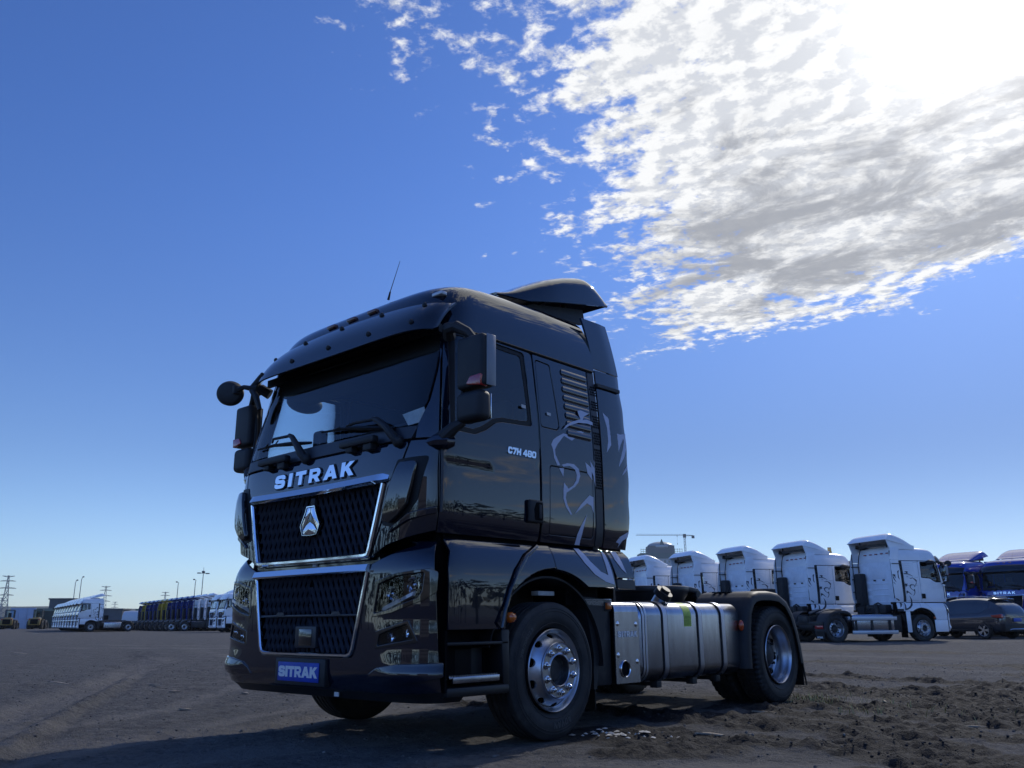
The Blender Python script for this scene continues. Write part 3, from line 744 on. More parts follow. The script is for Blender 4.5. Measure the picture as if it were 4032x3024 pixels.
for sg in (1, -1):
    panel('bumper_lip', LO, [('f', .72, .455), ('f', 1.0, .445), ('s', .2, .50), ('s', .215, .60), ('f', 1.05, .588), ('f', .86, .562), ('f', .77, .52)], BLACK, BP, sg=sg, rnd=.02, h=.025, thick=.03, edge=.006,
          offf=lambda a, z: .006+(.008+.022*math.exp(-((z-.51)/.055)**2))*min(1, max(0, (abs(a)-.74)/.25)))
    panel('lamp_brow', LO, [('f', .80, 1.14), ('f', 1.02, 1.19), ('f', 1.25, 1.212), ('s', .17, 1.19), ('s', .16, 1.05), ('f', 1.22, .99), ('f', .99, .915), ('f', .785, .885)], GLOSS, BP, holes=[[(k, a*1.0, z) for k, a, z in HL]], sg=sg, rnd=.02, hr=.012, h=.03, off=.006, thick=.02)
    # head lamp
    h = empty('headlight'); h.parent = T
    V, F, NM = patchmesh(LO, hd, [], mirror=(sg < 0), h=.03, rnd=.012, gap=.002, off=-.006, thick=0); obj('lens', newmesh('lens', V, F, LENS, normals=NM), h)
    V, F, NM = patchmesh(LO, hd, [], mirror=(sg < 0), h=.04, gap=0, off=-.13, thick=0); obj('lamp_bowl', newmesh('lamp_bowl', V, F, mat('lamp_bowl', (.010, .011, .013), .25), normals=NM), h)
    V, F, NM = patchmesh(LO, hd, [hd and [(a*.985+.015*LO.fx(1.02, 1.05), z*.985+.015*1.05) for a, z in hd]], mirror=(sg < 0), h=.05, gap=0, off=-.01, thick=.12); obj('lamp_wall', newmesh('lamp_wall', V, F, GLOSS, normals=NM), h)
    for (px, pz, r) in ((.945, 1.045, .052), (1.13, 1.10, .058)):
        y = fy(px, pz, LO); mb = MB()
        mb.lathe([(.0, y+.075), (r*.5, y+.072), (r*.86, y+.055), (r, y+.03), (r*1.12, y+.03), (r*1.12, y+.10)], 28, 'y', (px, 0, pz)); o = mb.build('reflector', CHROME, h, sg=sg); fixn(o.data)
        MB().ell((px, y+.058, pz), (r*.62, .035, r*.62), 20, 12).build('projector', mat('projector_glass', (.25, .28, .33), .03, metal=1.), h, sg=sg)
    mb = MB(); y = fy(1.03, .99, LO)
    mb.prism([(.84, .94), (.87, .935), (1.16, 1.03), (1.17, 1.055), (.86, .962)], y+.02, y+.05, 'y'); mb.build('light_strip', WHITEL, h, sg=sg)
    mb = MB(); mb.prism([(1.03, 1.0), (1.045, 1.0), (1.075, 1.165), (1.06, 1.165)], y+.02, y+.09, 'y'); mb.build('divider', GLOSS, h, sg=sg)
    f = empty('fog_light'); f.parent = T
    V, F, NM = patchmesh(LO, fd, [], mirror=(sg < 0), h=.03, rnd=.01, gap=.002, off=-.006, thick=0); obj('lens', newmesh('lens', V, F, LENS, normals=NM), f)
    V, F, NM = patchmesh(LO, fd, [], mirror=(sg < 0), h=.04, gap=0, off=-.09, thick=0); obj('lamp_bowl', newmesh('lamp_bowl', V, F, mat('lamp_bowl', (.02, .02, .02)), normals=NM), f)
    V, F, NM = patchmesh(LO, fd, [[(a*.97+.03*LO.fx(1.0, .77), z*.97+.03*.77) for a, z in fd]], mirror=(sg < 0), h=.05, gap=0, off=-.01, thick=.08); obj('lamp_wall', newmesh('lamp_wall', V, F, GLOSS, normals=NM), f)
    for (px, pz, r) in ((.955, .755, .036), (1.09, .785, .034)):
        y = fy(px, pz, LO); mb = MB()
        mb.lathe([(.0, y+.06), (r*.7, y+.05), (r, y+.02), (r*1.1, y+.03)], 24, 'y', (px, 0, pz)); o = mb.build('reflector', CHROME, f, sg=sg); fixn(o.data)
    panel('lamp_brow', LO, [('f', .83, .80), ('f', 1.0, .84), ('f', 1.13, .875), ('f', 1.20, .735), ('f', 1.18, .715), ('f', .82, .675)], GLOSS, BP, holes=[FL], sg=sg, rnd=.015, hr=.01, h=.03, off=.004, thick=.015)
# lower grille
lg = empty('lower_grille'); lg.parent = T
P2 = [(.727, 1.235), (.655, .93), (.592, .68), (.572, .645), (.535, .632), (0, .630)]
path = [(x, z) for x, z in P2]+[(-x, z) for x, z in P2[::-1][1:]]
strip('grille_frame', path, [(-.012, -.01), (-.012, .010), (-.005, .020), (.008, .020), (.016, .010), (.016, -.01)], CHROME, lg, closed=False, s_=LO)
mb = MB(); rows = []
for i in range(31):
    x = -.742+1.484*i/30; y0 = fy(x, 1.22, LO); zz = 1.225
    rows.append([(x, y0+.03, zz+.034), (x, y0-.022, zz+.032), (x, y0-.042, zz-.010), (x, y0-.028, zz-.022), (x, y0+.005, zz-.026)])
mb.loft(rows); mb.F.append((0, 1, 2, 3, 4)); mb.F.append(tuple(150+i for i in range(5))[::-1]); o = mb.build('grille_top_bar', CHROME, lg, sharp=20); fixn(o.data)
grillemesh([(-.58, .645), (0, .645), (0, .90), (-.642, .90)], [(0, .645), (.58, .645), (.642, .90), (0, .90)], .03, lg, .064)
grillemesh([(-.648, .915), (0, .915), (0, 1.20), (-.715, 1.20)], [(0, .915), (.648, .915), (.715, 1.20), (0, 1.20)], .03, lg, .064)
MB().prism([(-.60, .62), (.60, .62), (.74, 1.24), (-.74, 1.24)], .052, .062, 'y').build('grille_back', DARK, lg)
mb = MB(); mb.box(-.645, .645, .008, .04, .899, .916, .004)
for x in (-.42, .30): mb.prism([(x, .912), (x+.02, .935), (x+.10, .935), (x+.12, .912)], .004, .03, 'y')
mb.build('grille_divider', SATIN, lg)
mb = MB(); mb.prism(rounded([(-.135, .675), (.135, .675), (.135, .83), (-.135, .83)], .01), .0, .04, 'y', bev=.004); rc = mb.build('radar_frame', SATIN, lg)
MB().box(-.08, .085, -.006, .02, .69, .812, .006).build('radar_cover', GLOSS, rc)
# dark beam between the two grilles with its sticker
mb = MB(); mb.box(-.80, .80, .045, .10, 1.235, 1.34); mb.build('bumper_beam', GLOSS, BP)
MB().box(.0, .05, .032, .046, 1.272, 1.295).build('sticker', PAPER, BP)
MB().box(.32, .37, .055, .062, .345, .375).build('sticker', PAPER, BP)
# dealer plate
pl = empty('number_plate'); pl.parent = T
MB().box(-.34, .30, -.022, .03, .41, .60, .006).build('plate_holder', PLAST, pl)
MB().box(-.292, .235, -.030, -.0225, .436, .572, .003).build('plate', PLATEB, pl)
letters('SITRAK', .49, .072, .002, frontM(-.03, -.0302, .505), PLATEW, pl, offset=.04, gapf=.14)
# black cross piece behind and under the hood
MB().box(-1.17, 1.17, .24, .60, .45, 1.50).build('front_bulkhead', DARK, T)

# --- wipers
for k, (px, pz, ex, ez, tx, tz, rx_, rz_) in enumerate(((.985, 2.115, .72, 2.325, .0, 2.335, .93, 2.225), (-.14, 2.13, -.405, 2.365, -.965, 2.325, -.12, 2.265))):
    w = empty('wiper'); w.parent = T
    def q(x, z, o): return (x, fy(x, z)-o, z)
    mb = MB(); mb.tube([q(px, pz, .03), q(px-.03, pz+.05, .06), q(px-.10, pz+.12, .07), q(ex+.04, ez-.02, .06), q(ex-.02, ez+.005, .055)], [.032, .034, .028, .022, .017], 10); mb.ell(q(px, pz, .02), (.045, .04, .045)); mb.build('wiper_arm', PLAST, w)
    mb = MB(); mb.tube([q(ex, ez, .05), q(ex-.28, ez+.012, .045), q((ex*.55+tx*.45)-.05, ez*.5+tz*.5, .035)], [.014, .012, .008], 8)
    for t in (0.35, .62): mb.tube([q(ex+(tx-ex)*t, ez+(tz-ez)*t, .045), q(ex+(tx-ex)*(t+.12), tz-.006, .028)], .006, 6)
    mb.build('wiper_linkage', PLAST, w)
    mb = MB(); mb.tube([q(rx_, rz_, .02), q(ex, (rz_+ez)/2-.02, .028), q((ex+tx)/2, ez*.4+tz*.6-.02, .026), q(tx, tz, .02)], [.012, .02, .014, .008], 6); mb.build('wiper_blade', SEAL, w)
for x0 in (.365, -.775):
    mb = MB(); y0 = fy(.6, 2.15)
    mb.box(x0, x0+.42, y0-.085, y0-.02, 2.135, 2.19, .018); mb.box(x0+.06, x0+.14, y0-.06, y0+.02, 2.095, 2.15, .01); mb.box(x0+.27, x0+.37, y0-.06, y0+.02, 2.085, 2.15, .01)
    mb.build('hood_step', PLAST, T)

# --- doors
for sg in (1, -1):
    d = empty('door'); d.parent = T
    panel('door_skin', UP, [('s', .197, 1.452), ('s', 1.27, 1.452), ('s', 1.273, 1.9), ('s', 1.262, 2.45), ('s', 1.235, 3.008), ('s', .305, 3.015), ('s', .20, 2.15)], BLACK, d, sg=sg, rnd=[.01, .03, 0, 0, .05, .02, 0], holes=[WINo], hr=.04, h=.055,
          offf=lambda a, z: -.006/(1+math.exp((z-2.065)/.006)) - .004*math.exp(-((z-1.975)/.012)**2)*(1 if a < UP.sy(.72, 2) else 0))
    panel('window_seal', UP, WINo, SEAL, d, sg=sg, holes=[WIN], rnd=.04, hr=.035, off=-.008, thick=.012, gap=.001, h=.04)
    panel('window_glass', UP, WIN, GLASSS, d, sg=sg, rnd=.035, off=-.014, thick=0, gap=-.004, h=.08)
    mb = MB(); mb.box(1.262, 1.300, 1.105, 1.275, 1.595, 1.775, .02, 3); hh = mb.build('door_handle', PLAST, d, sg=sg)
    MB().prism(rounded([(1.165, 1.615), (1.252, 1.615), (1.252, 1.755), (1.18, 1.755), (1.155, 1.70)], .012), 1.292, 1.304, 'x').build('handle_recess', DARK, hh, sg=sg)
    MB().box(1.298, 1.312, 1.205, 1.235, 1.63, 1.74, .006).build('handle_grip', PLAST, hh, sg=sg)
    MB().box(1.259, 1.2615, 1.06, 1.11, 2.505, 2.53).build('sticker', PAPER, d, sg=sg)
    panel('quarter_panel', UP, [('s', 1.285, 1.452), ('s', 1.985, 1.452), ('s', 1.985, 2.2), ('s', 1.975, 3.005), ('s', 1.246, 3.008), ('s', 1.274, 2.45), ('s', 1.287, 1.9)], BLACK, T, sg=sg, h=.055, rnd=.008,
          holes=[[('s', 1.295, 2.385), ('s', 1.50, 2.385), ('s', 1.535, 2.42), ('s', 1.465, 2.955), ('s', 1.275, 2.965)], [('s', 1.375, 1.52), ('s', 1.95, 1.52), ('s', 1.965, 2.078), ('s', 1.39, 2.08)]], hr=.03)
    qw = panel('quarter_window', UP, [('s', 1.295, 2.385), ('s', 1.50, 2.385), ('s', 1.535, 2.42), ('s', 1.465, 2.955), ('s', 1.275, 2.965)], BLACK, T, sg=sg, rnd=.035, off=-.003, gap=.006, h=.05)
    MB().box(1.262, 1.2635, 1.37, 1.42, 2.495, 2.52).build('sticker', PAPER, qw, sg=sg)
    panel('locker_flap', UP, [('s', 1.375, 1.52), ('s', 1.95, 1.52), ('s', 1.965, 2.078), ('s', 1.39, 2.08)], BLACK, T, sg=sg, rnd=.03, off=-.001, gap=.006, h=.05)
    for k in range(8):
        z = 2.385+k*.0765
        panel('panel_rib', UP, [('s', 1.63-.025*min(1, k/5.), z-.031), ('s', 1.96, z-.031), ('s', 1.96, z+.031), ('s', 1.63-.025*min(1, k/5.), z+.031)], BLACK, T, sg=sg, rnd=.030, h=.012, gap=0, edge=.003, thick=.008, offf=(lambda zz: lambda a, z: .001+.011*max(0, 1-((z-zz)/.033)**2))(z))
    # vent strip
    vs = panel('vent_strip', UP, [('s', 1.998, 1.46), ('s', 2.105, 1.46), ('s', 2.095, 3.02), ('s', 1.99, 3.008)], SATIN, T, sg=sg, off=-.006, h=.06)
    mb = MB()
    for z0, n_ in ((2.80, 4), (2.66, 4), (2.50, 5), (2.35, 5), (2.20, 5), (1.96, 10)):
        for r_ in range(n_):
            for c_ in range(4):
                yy = 2.013+c_*.0235+(.0118 if r_ % 2 else 0); zz = z0+r_*.0235
                p = UP.P(UP.sy(yy, zz), zz); rr = .0105
                mb.add([(p[0]-.0045, yy+rr*cos(pi/3*i+pi/6), zz+rr*sin(pi/3*i+pi/6)) for i in range(6)], [tuple(range(6))])
    o = mb.build('vent_holes', DARK, vs, sg=sg); tag(o, kind='stuff')
    # side deflectors behind the cab
    def dflx(y, z): return 1.268-.02*max(0, (z-2.2))-.10*max(0, (y-2.42)/.1)**3
    mb = MB(); rows = []
    for i in range(34):
        z = 1.455+(3.05-1.455)*i/33; yr = 2.47+.03*(math.sin(pi*(z-1.455)/1.6))+.006*math.sin(z*19)
        if z < 1.56: yr -= .02
        rows.append([(float(UP.W(min(z, 3.1)))-.002+.004*math.sin(pi*t)-.03*max(0, t-.8)**2*25*.2, 2.112+(yr-2.112)*t, z) for t in np.linspace(0, 1, 12)])
    mb.sheet(rows, .018); mb.build('side_deflector', BLACK, T, sg=sg)
    mb = MB(); rows = []
    for i in range(14):
        t = i/13; z = 3.062+(3.53-3.062)*t; w_ = 1.212-.01*t-.03*t*t; y0 = 2.085-.10*t**1.5; yr = 2.49-.12*t
        rows.append([(w_-.012*max(0, k-.7)/.3, y0+(yr-y0)*k, z+.01*(k)*t) for k in np.linspace(0, 1, 9)])
    mb.sheet(rows, .02); mb.build('upper_side_deflector', BLACK, T, sg=sg)
    mb = MB()
    for z in (1.9, 2.4, 2.9): mb.box(1.14, 1.25, 2.10, 2.44, z-.015, z+.015)
    mb.box(1.13, 1.15, 2.40, 2.43, 1.6, 3.4)
    mb.build('deflector_bracket', STEEL, T, sg=sg)
    # --- lower body
    WC = (1.38, .5)
    def arc(r, a0, a1, n_=14): return [('s', WC[0]+r*cos(radians(a0+(a1-a0)*i/n_)), WC[1]+r*sin(radians(a0+(a1-a0)*i/n_))) for i in range(n_+1)]
    flare = [('s', .75, .80), ('s', .778, .94), ('s', .84, 1.09), ('s', .93, 1.235), ('s', 1.05, 1.345), ('s', 1.235, 1.432)]
    panel('front_side_panel', LO, [('s', .245, .80), ('s', .75, .80)]+[(k, a-.004, z) for k, a, z in flare[1:]]+[('s', .28, 1.435), ('s', .285, 1.33), ('s', .247, 1.22)], BLACK, T, sg=sg, h=.05, rnd=[.01, 0]+[0]*5+[.01, .04, .04], off=-.004)
    panel('wheel_arch', LO, flare+[('s', 1.385, 1.437), ('s', 1.40, 1.25)]+arc(.745, 87, 152, 10)[1:]+[('s', .77, .80)], BLACK, T, sg=sg, h=.035, thick=.05, edge=.01,
          offf=lambda a, z: .012)
    panel('arch_lip', LO, [('s', .742, .80)]+flare[1:]+[('s', 1.238, 1.405), ('s', 1.07, 1.32), ('s', .955, 1.21), ('s', .868, 1.075), ('s', .805, .93), ('s', .782, .80)], BLACK, T, sg=sg, h=.03, thick=.03, edge=.012, gap=0, offf=lambda a, z: .028)
    panel('fender_panel', LO, [('s', 1.393, 1.437), ('s', 1.408, 1.25)]+arc(.745, 86, 58, 8)+[('s', 1.80, 1.118), ('s', 2.185, 1.122), ('s', 2.155, 1.32), ('s', 2.135, 1.445)], BLACK, T, sg=sg, h=.045, thick=.05)
    panel('fender_rear_panel', LO, [('s', 2.20, 1.205), ('s', 2.47, 1.205), ('s', 2.455, 1.395), ('s', 2.42, 1.445), ('s', 2.148, 1.445), ('s', 2.17, 1.32)], BLACK, T, sg=sg, h=.05)
    panel('fender_rear_trim', LO, [('s', 2.20, 1.115), ('s', 2.475, 1.11), ('s', 2.472, 1.20), ('s', 2.20, 1.20)], SATIN, T, sg=sg, h=.05, off=-.002)
    mb = MB(); mb.box(.9, 1.195, .3, 2.43, 1.385, 1.465); mb.box(1.0, 1.20, 1.9, 2.44, 1.14, 1.385); mb.box(.8, 1.15, 1.70, 2.02, .98, 1.20); mb.box(.85, 1.12, 2.0, 2.40, 1.02, 1.16); mb.build('fender_support', DARK, T, sg=sg)
    mb = MB(); mb.lathe([(0, 1.36), (.018, 1.358), (.032, 1.345), (.038, 1.325), (.04, 1.31)], 20, 'x', (0, .855, .885)); mb.build('side_marker', AMBER, T, sg=sg)
    # steps
    st = empty('step_assembly'); st.parent = T
    mb = MB(); mb.box(.85, 1.12, .23, .88, .36, 1.30); mb.box(.85, 1.30, .225, .245, .40, .80); mb.build('step_well', DARK, st, sg=sg)
    mb = MB(); mb.box(1.0, 1.306, .24, .86, .365, .43, .02); mb.prism([(.80, .42), (.86, .42), (.86, .80), (.775, .80)], 1.05, 1.30, 'x', bev=.008); mb.box(1.10, 1.30, .24, .85, .700, .722, .006); mb.build('step_frame', mat('step_plastic', (.006, .007, .009), .5), st, sg=sg)
    mb = MB(); mb.box(1.16, 1.295, .27, .76, .484, .498, .003); mb.box(1.285, 1.302, .30, .755, .455, .498, .004)
    for k in range(20): mb.box(1.165, 1.285, .278+k*.024, .290+k*.024, .498, .506)
    mb.build('step_tread', ALU, st, sg=sg)
    mb = MB(); mb.box(1.05, 1.17, .42, .72, .43, .69, .02); mb.build('step_box', mat('step_plastic', (.006, .007, .009), .5), st, sg=sg)
    # inner wheel house, mudguard and flap
    mb = MB(); rows = []
    for r_, in ((.0,),):
        pass
    A_ = [(a, .70) for a in np.linspace(radians(165), radians(0), 22)]
    rows = [[(x, WC[0]+r_*cos(a), WC[1]+r_*sin(a)) for a, r_ in A_] for x in (.78, 1.24)]
    mb.sheet(rows, .015, flip=True); mb.build('wheel_house', PLAST, T, sg=sg)
    mb = MB(); mb.prism([(1.98, .32), (2.02, .32), (2.06, .55), (2.22, .95), (2.25, 1.03), (1.86, 1.05), (1.93, .86), (1.99, .6)], .80, 1.20, 'x'); mb.build('rear_mudguard', PLAST, T, sg=sg)
    MB().box(.82, 1.17, 2.03, 2.04, .16, .40).build('mud_flap', SEAL, T, sg=sg)
    MB().box(1.02, 1.10, 1.42, 1.62, 1.055, 1.09, .004).build('filter_label', PAPER, T, sg=sg)

    # mirrors
    mm = empty('mirror'); mm.parent = T
    mb = MB(); mb.box(1.39, 1.655, .205, .345, 2.455, 2.845, .032, 4); mb.build('main_mirror', PLAST, mm, sg=sg)
    MB().box(1.405, 1.64, .343, .352, 2.475, 2.825, .004).build('mirror_glass', MIRG, mm, sg=sg)
    MB().box(1.652, 1.666, .25, .34, 2.46, 2.84, .006).build('mirror_trim', mat('mirror_trim', (.25, .26, .28), .3), mm, sg=sg)
    mb = MB(); mb.box(1.385, 1.635, .20, .335, 2.215, 2.435, .045, 5); mb.build('wide_mirror', PLAST, mm, sg=sg)
    MB().box(1.405, 1.62, .332, .342, 2.235, 2.42, .004).build('mirror_glass', MIRG, mm, sg=sg)
    mb = MB(); mb.prism(rounded([(1.50, 2.478), (1.64, 2.452), (1.65, 2.535), (1.54, 2.53)], .012), .197, .28, 'y', bev=.004); mb.build('repeater_lamp', REDL, mm, sg=sg)
    mb = MB(); mb.tube([(1.22, .30, 2.92), (1.27, .24, 2.965), (1.36, .235, 2.955), (1.45, .27, 2.90), (1.50, .28, 2.84)], [.05, .05, .045, .035, .03], 10); mb.tube([(1.23, .22, 2.12), (1.30, .20, 2.14), (1.36, .22, 2.19), (1.42, .26, 2.23)], [.06, .055, .045, .03], 10)
    mb.tube([(1.41, .28, 2.25), (1.38, .28, 2.6), (1.42, .28, 2.9)], .016, 8); mb.build('mirror_arm', PLAST, mm, sg=sg)
    mb = MB(); mb.tube([(1.17, .14, 2.09), (1.24, .17, 2.10), (1.30, .22, 2.10), (1.33, .26, 2.10)], [.035, .055, .06, .035], 10); mb.build('mirror_base', BLACK, mm, sg=sg)
    # seam trim between door front edge and pillar
    mb = MB(); mb.tube([tuple(UP.P(UP.sy(.205+.0*z, z), z)+np.array([.004, 0, 0])) for z in np.linspace(1.60, 2.05, 8)], .011, 6); mb.build('door_edge_trim', SATIN, T, sg=sg)
# right hand front view mirror on its arm, and the kerb mirror over the passenger door
fm = empty('front_mirror'); fm.parent = T
mb = MB(); mm_ = Matrix.Translation((-1.43, .0, 2.915)) @ Euler((radians(6), radians(12), radians(34))).to_matrix().to_4x4()
mb.lathe([(0, -.03), (.07, -.035), (.115, -.02), (.135, .01), (.135, .03), (.12, .035), (.0, .035)], 32, 'y'); mb.V = [tuple(mm_ @ Vector((q_[0]*1.0, q_[1], q_[2]*.86))) for q_ in mb.V]; o = mb.build('mirror_housing', PLAST, fm); fixn(o.data)
mb = MB(); mb.tube([(-1.33, .02, 2.93), (-1.26, .05, 2.95), (-1.22, .08, 2.94), (-1.14, .12, 2.93)], [.03, .022, .024, .035], 8); mb.tube([(-1.20, .10, 2.94), (-1.10, .13, 3.04)], [.03, .028], 8); mb.tube([(-1.20, .10, 2.92), (-1.13, .10, 2.85), (-1.08, .12, 2.72)], [.03, .03, .02], 8); mb.box(-1.35, -1.31, -.02, .05, 2.89, 2.97, .01); mb.build('mirror_arm', PLAST, fm)
mb = MB(); mb.ell((-1.38, .79, 2.95), (.10, .20, .10), 20, 12); mb.build('kerb_mirror', PLAST, fm)

# --- roof
ZT = [0, .1, .2, .3, .4, .5, .6, .7, .8, .9, 1.]
rz = herm(list(zip([0, .12, .25, .38, .50, .60, .70, .80, .90, 1.0], [3.022, 3.12, 3.22, 3.32, 3.405, 3.458, 3.498, 3.528, 3.550, 3.560])))
rw = herm(list(zip([0, .12, .25, .38, .50, .60, .70, .80, .90, 1.0], [1.222, 1.214, 1.198, 1.168, 1.122, 1.055, .93, .72, .40, .02])))
ry = herm(list(zip([0, .12, .25, .38, .50, .60, .70, .80, .90, 1.0], [.215, .232, .25, .285, .34, .43, .58, .80, 1.10, 1.45])))
base_s = np.concatenate([np.linspace(0, UP.sy(.35, 2.5), 30), np.linspace(UP.sy(.35, 2.5), UP.s[-2]+0.0, 1)[1:]])
def roofrow(v):
    w = float(rw(v)); yf = float(ry(v)); z0 = float(rz(v)); pts = []
    an = np.linspace(0, pi/2, 30); n_ = 7-3.2*v; xs = w*np.sin(an)**(2/n_); Lf = min(.62, 1.98-yf)*(1 if v < .6 else 1); ys = yf+Lf*(1-np.cos(an)**(2/n_))
    yend = 2.085-.10*max(0, v)**1.2
    P_ = [(x, min(y, yend)) for x, y in zip(xs, ys)]
    ylast = P_[-1][1]
    for k in range(1, 17): P_.append((w, ylast+(yend-ylast)*k/16))
    out = []
    for x, y in P_:
        rise = .055*min(1, max(0, (y-.3)/1.2))*min(1, v*1.6)
        crown = 0
        out.append((x, y, z0+rise))
    return out
mb = MB(); rows = []
for v_ in np.linspace(0, 1, 44):
    r_ = roofrow(v_); rows.append([(-x, y, z) for x, y, z in r_[::-1]]+r_[1:])
mb.loft(rows); roof = mb.build('roof', BLACK, T, sharp=60); fixn(roof.data)
mb = MB(); rr_ = [r[0] for r in rows]+[r[-1] for r in rows[::-1]]
mb.V = list(rr_); mb.F = [tuple(range(len(rr_)))]; mb.build('roof_rear', WHITE if False else BLACK, T)
# drip seam
for sg in (1, -1):
    mb = MB(); mb.tube([tuple(UP.P(UP.sy(y, 3.02), 3.02)+np.array([-.002, 0, .0])) for y in np.linspace(.33, 2.07, 14)], .013, 6); mb.build('drip_seal', SEAL, T, sg=sg)
# roof marker lamps
for x, m_ in ((-.284, MARKL), (0, MARKL), (.284, MARKL), (1.04, WHITEL)):
    k = abs(x) > .9; y = .300 if not k else .345; z = 3.352 if not k else 3.32
    mb = MB(); mb.box(x-.058, x+.058, y-.022, y+.04, z-.006, z+.024, .009); mb.build('roof_marker_lamp', m_, T)
mb = MB(); mb.cyl((.33, .42, 3.49), (.345, .425, 3.56), .011, 8, .007); mb.cyl((.345, .425, 3.56), (.42, .46, 3.83), .0035, 6, .0018); mb.build('antenna', SEAL, T)
# sun visor
mb = MB(); rows = []
def visrow(t):
    r = []
    for k in range(57):
        x = -1.235+2.47*k/56; ax = abs(x)/1.235
        ys = float(UP.P(UP.fx(min(abs(x), 1.185), 3.05), 3.05)[1])
        # t=0 lower edge, 1 top edge
        off = (.190+.015*ax**2)*(1-t)**.9+.012
        off += .022*math.sin(pi*t)*(1-.3*ax)
        z = 2.96+(.315-.065*ax**2)*t
        yy = ys-off-.008*t
        r.append((x, yy, z))
    return r
for t in np.linspace(0, 1, 14): rows.append(visrow(t))
mb.sheet(rows, .014, flip=False); vis = mb.build('sun_visor', mat('visor_black', (.006, .008, .013), .16, spec=.6, coat=.6), T, sharp=50)
for t, xs in ((.30, (-1.05, -.55, 0., .55, 1.02)), (.93, (-1.05, -.55, .0, .55, 1.0))):
    for x in xs:
        i = int(round((x+1.235)/2.47*56)); p = visrow(t)[i]
        MB().ell((p[0], p[1]-.004, p[2]), (.022, .018, .022), 10, 6).build('visor_bolt', PLAST, vis)
mb = MB(); mb.box(-1.17, 1.17, .235, .27, 2.965, 3.03); mb.build('visor_mount', SEAL, T)

# --- roof spoiler
SPY = herm([(0, 1.02), (1, 2.26)]); 
spz = herm([(1.02, 3.575), (1.2, 3.61), (1.5, 3.77), (1.8, 3.92), (2.1, 4.03), (2.26, 4.065), (2.34, 4.04), (2.44, 3.95), (2.55, 3.82)])
spw = herm([(1.02, .85), (1.2, .93), (1.5, 1.0), (1.8, 1.04), (2.1, 1.05), (2.55, 1.055)])
def spb(y): return min(3.585+max(0, (y-1.45))*.21, float(spz(y))-.012)
mb = MB(); rows = []
for y in list(np.linspace(1.14, 2.26, 22))+[2.32, 2.38, 2.44, 2.50, 2.55]:
    zt = float(spz(y)); zb = spb(y); w = float(spw(y)); H = max(.01, zt-zb); r = []
    an = np.linspace(0, pi/2, 14)
    pr = [(w*(1-.05*math.sin(a)**2)*math.cos(a)**(2/9.), zb+H*math.sin(a)**(2/6.)) for a in an]
    pr = [(x, z) for x, z in pr]; full_ = [(x, y, z) for x, z in pr]+[(-x, y, z) for x, z in pr[::-1][1:]]
    rows.append(full_)
mb.sheet(rows, .02, flip=False); sp_ = mb.build('roof_spoiler', BLACK, T, sharp=50)
mb = MB()
for sg in (1, -1):
    mb.prism([(1.45, 3.56), (2.30, 3.60), (2.36, 3.62), (2.33, 3.76), (1.6, 3.62)], .90*sg, .93*sg, 'x')
mb.box(-.92, .92, 2.22, 2.26, 3.62, 3.72); mb.box(-.8, -.77, 2.2, 2.24, 3.55, 3.98); mb.box(.77, .8, 2.2, 2.24, 3.55, 3.98); mb.tube([(-.78, 2.22, 3.95), (.2, 2.22, 3.86), (.78, 2.22, 3.96)], .014)
mb.build('spoiler_frame', STEEL, T)

# --- rear wall of the cab (seen on the trucks in the background)
mb = MB(); mb.prism([(-1.20, 1.20), (1.20, 1.20), (1.225, 1.5), (1.25, 1.9), (1.235, 2.5), (1.20, 3.04), (-1.20, 3.04), (-1.235, 2.5), (-1.25, 1.9), (-1.225, 1.5)], 2.0, 2.085, 'y', bev=.01)
rw_ = mb.build('rear_wall', mat('rear_wall_paint', (.0045, .006, .011), .35), T)
for (x0, x1, z0, z1) in ((-.42, .42, 2.38, 2.86), (.60, 1.10, 2.45, 2.88), (-.45, .45, 1.45, 1.52), (-.45, .45, 1.72, 1.78), (-.45, .45, 1.95, 2.0), (.60, 1.12, 1.62, 1.75), (.60, 1.12, 1.9, 2.03), (.60, 1.12, 2.17, 2.30), (-.45, .45, 2.16, 2.22)):
    MB().box(x0, x1, 2.07, 2.10, z0, z1, .012).build('pressed_panel', mat('rear_wall_paint', (0, 0, 0)), T)
for x in (-.25, .28): MB().box(x-.06, x+.06, 2.095, 2.115, 2.30, 2.35).build('rear_wall_vent', SEAL, T)
for x in np.linspace(-.9, .75, 6): MB().box(x-.06, x+.06, 2.03, 2.088, 3.33, 3.365).build('rear_reflector', mat('red_reflector', (.30, .02, .025), .4), T)
mb = MB(); mb.box(.74, 1.14, 2.13, 2.42, 1.30, 2.62, .05); mb.box(.70, 1.12, 2.14, 2.45, .98, 1.32, .03); mb.build('air_intake', PLAST, T)
mb = MB(); mb.tube([(1.15, 2.12, 2.66), (1.14, 2.15, 2.95), (1.02, 2.15, 3.35), (.80, 2.2, 3.62)], .018); mb.tube([(-1.19, 2.11, 1.2), (-1.21, 2.11, 2.9)], .016); mb.build('hose', SEAL, T)
mb = MB(); mb.box(-.55, .60, 2.12, 2.42, 1.05, 1.38, .04); mb.tube([(-.4, 2.3, 1.3), (-.2, 2.45, 1.45), (.1, 2.4, 1.38)], .03); mb.tube([(.4, 2.3, 1.3), (.3, 2.5, 1.2), (.3, 2.7, 1.1)], .025); mb.cyl((-.1, 2.45, 1.0), (-.1, 2.45, 1.4), .08); mb.build('engine_tunnel', STEEL, T)

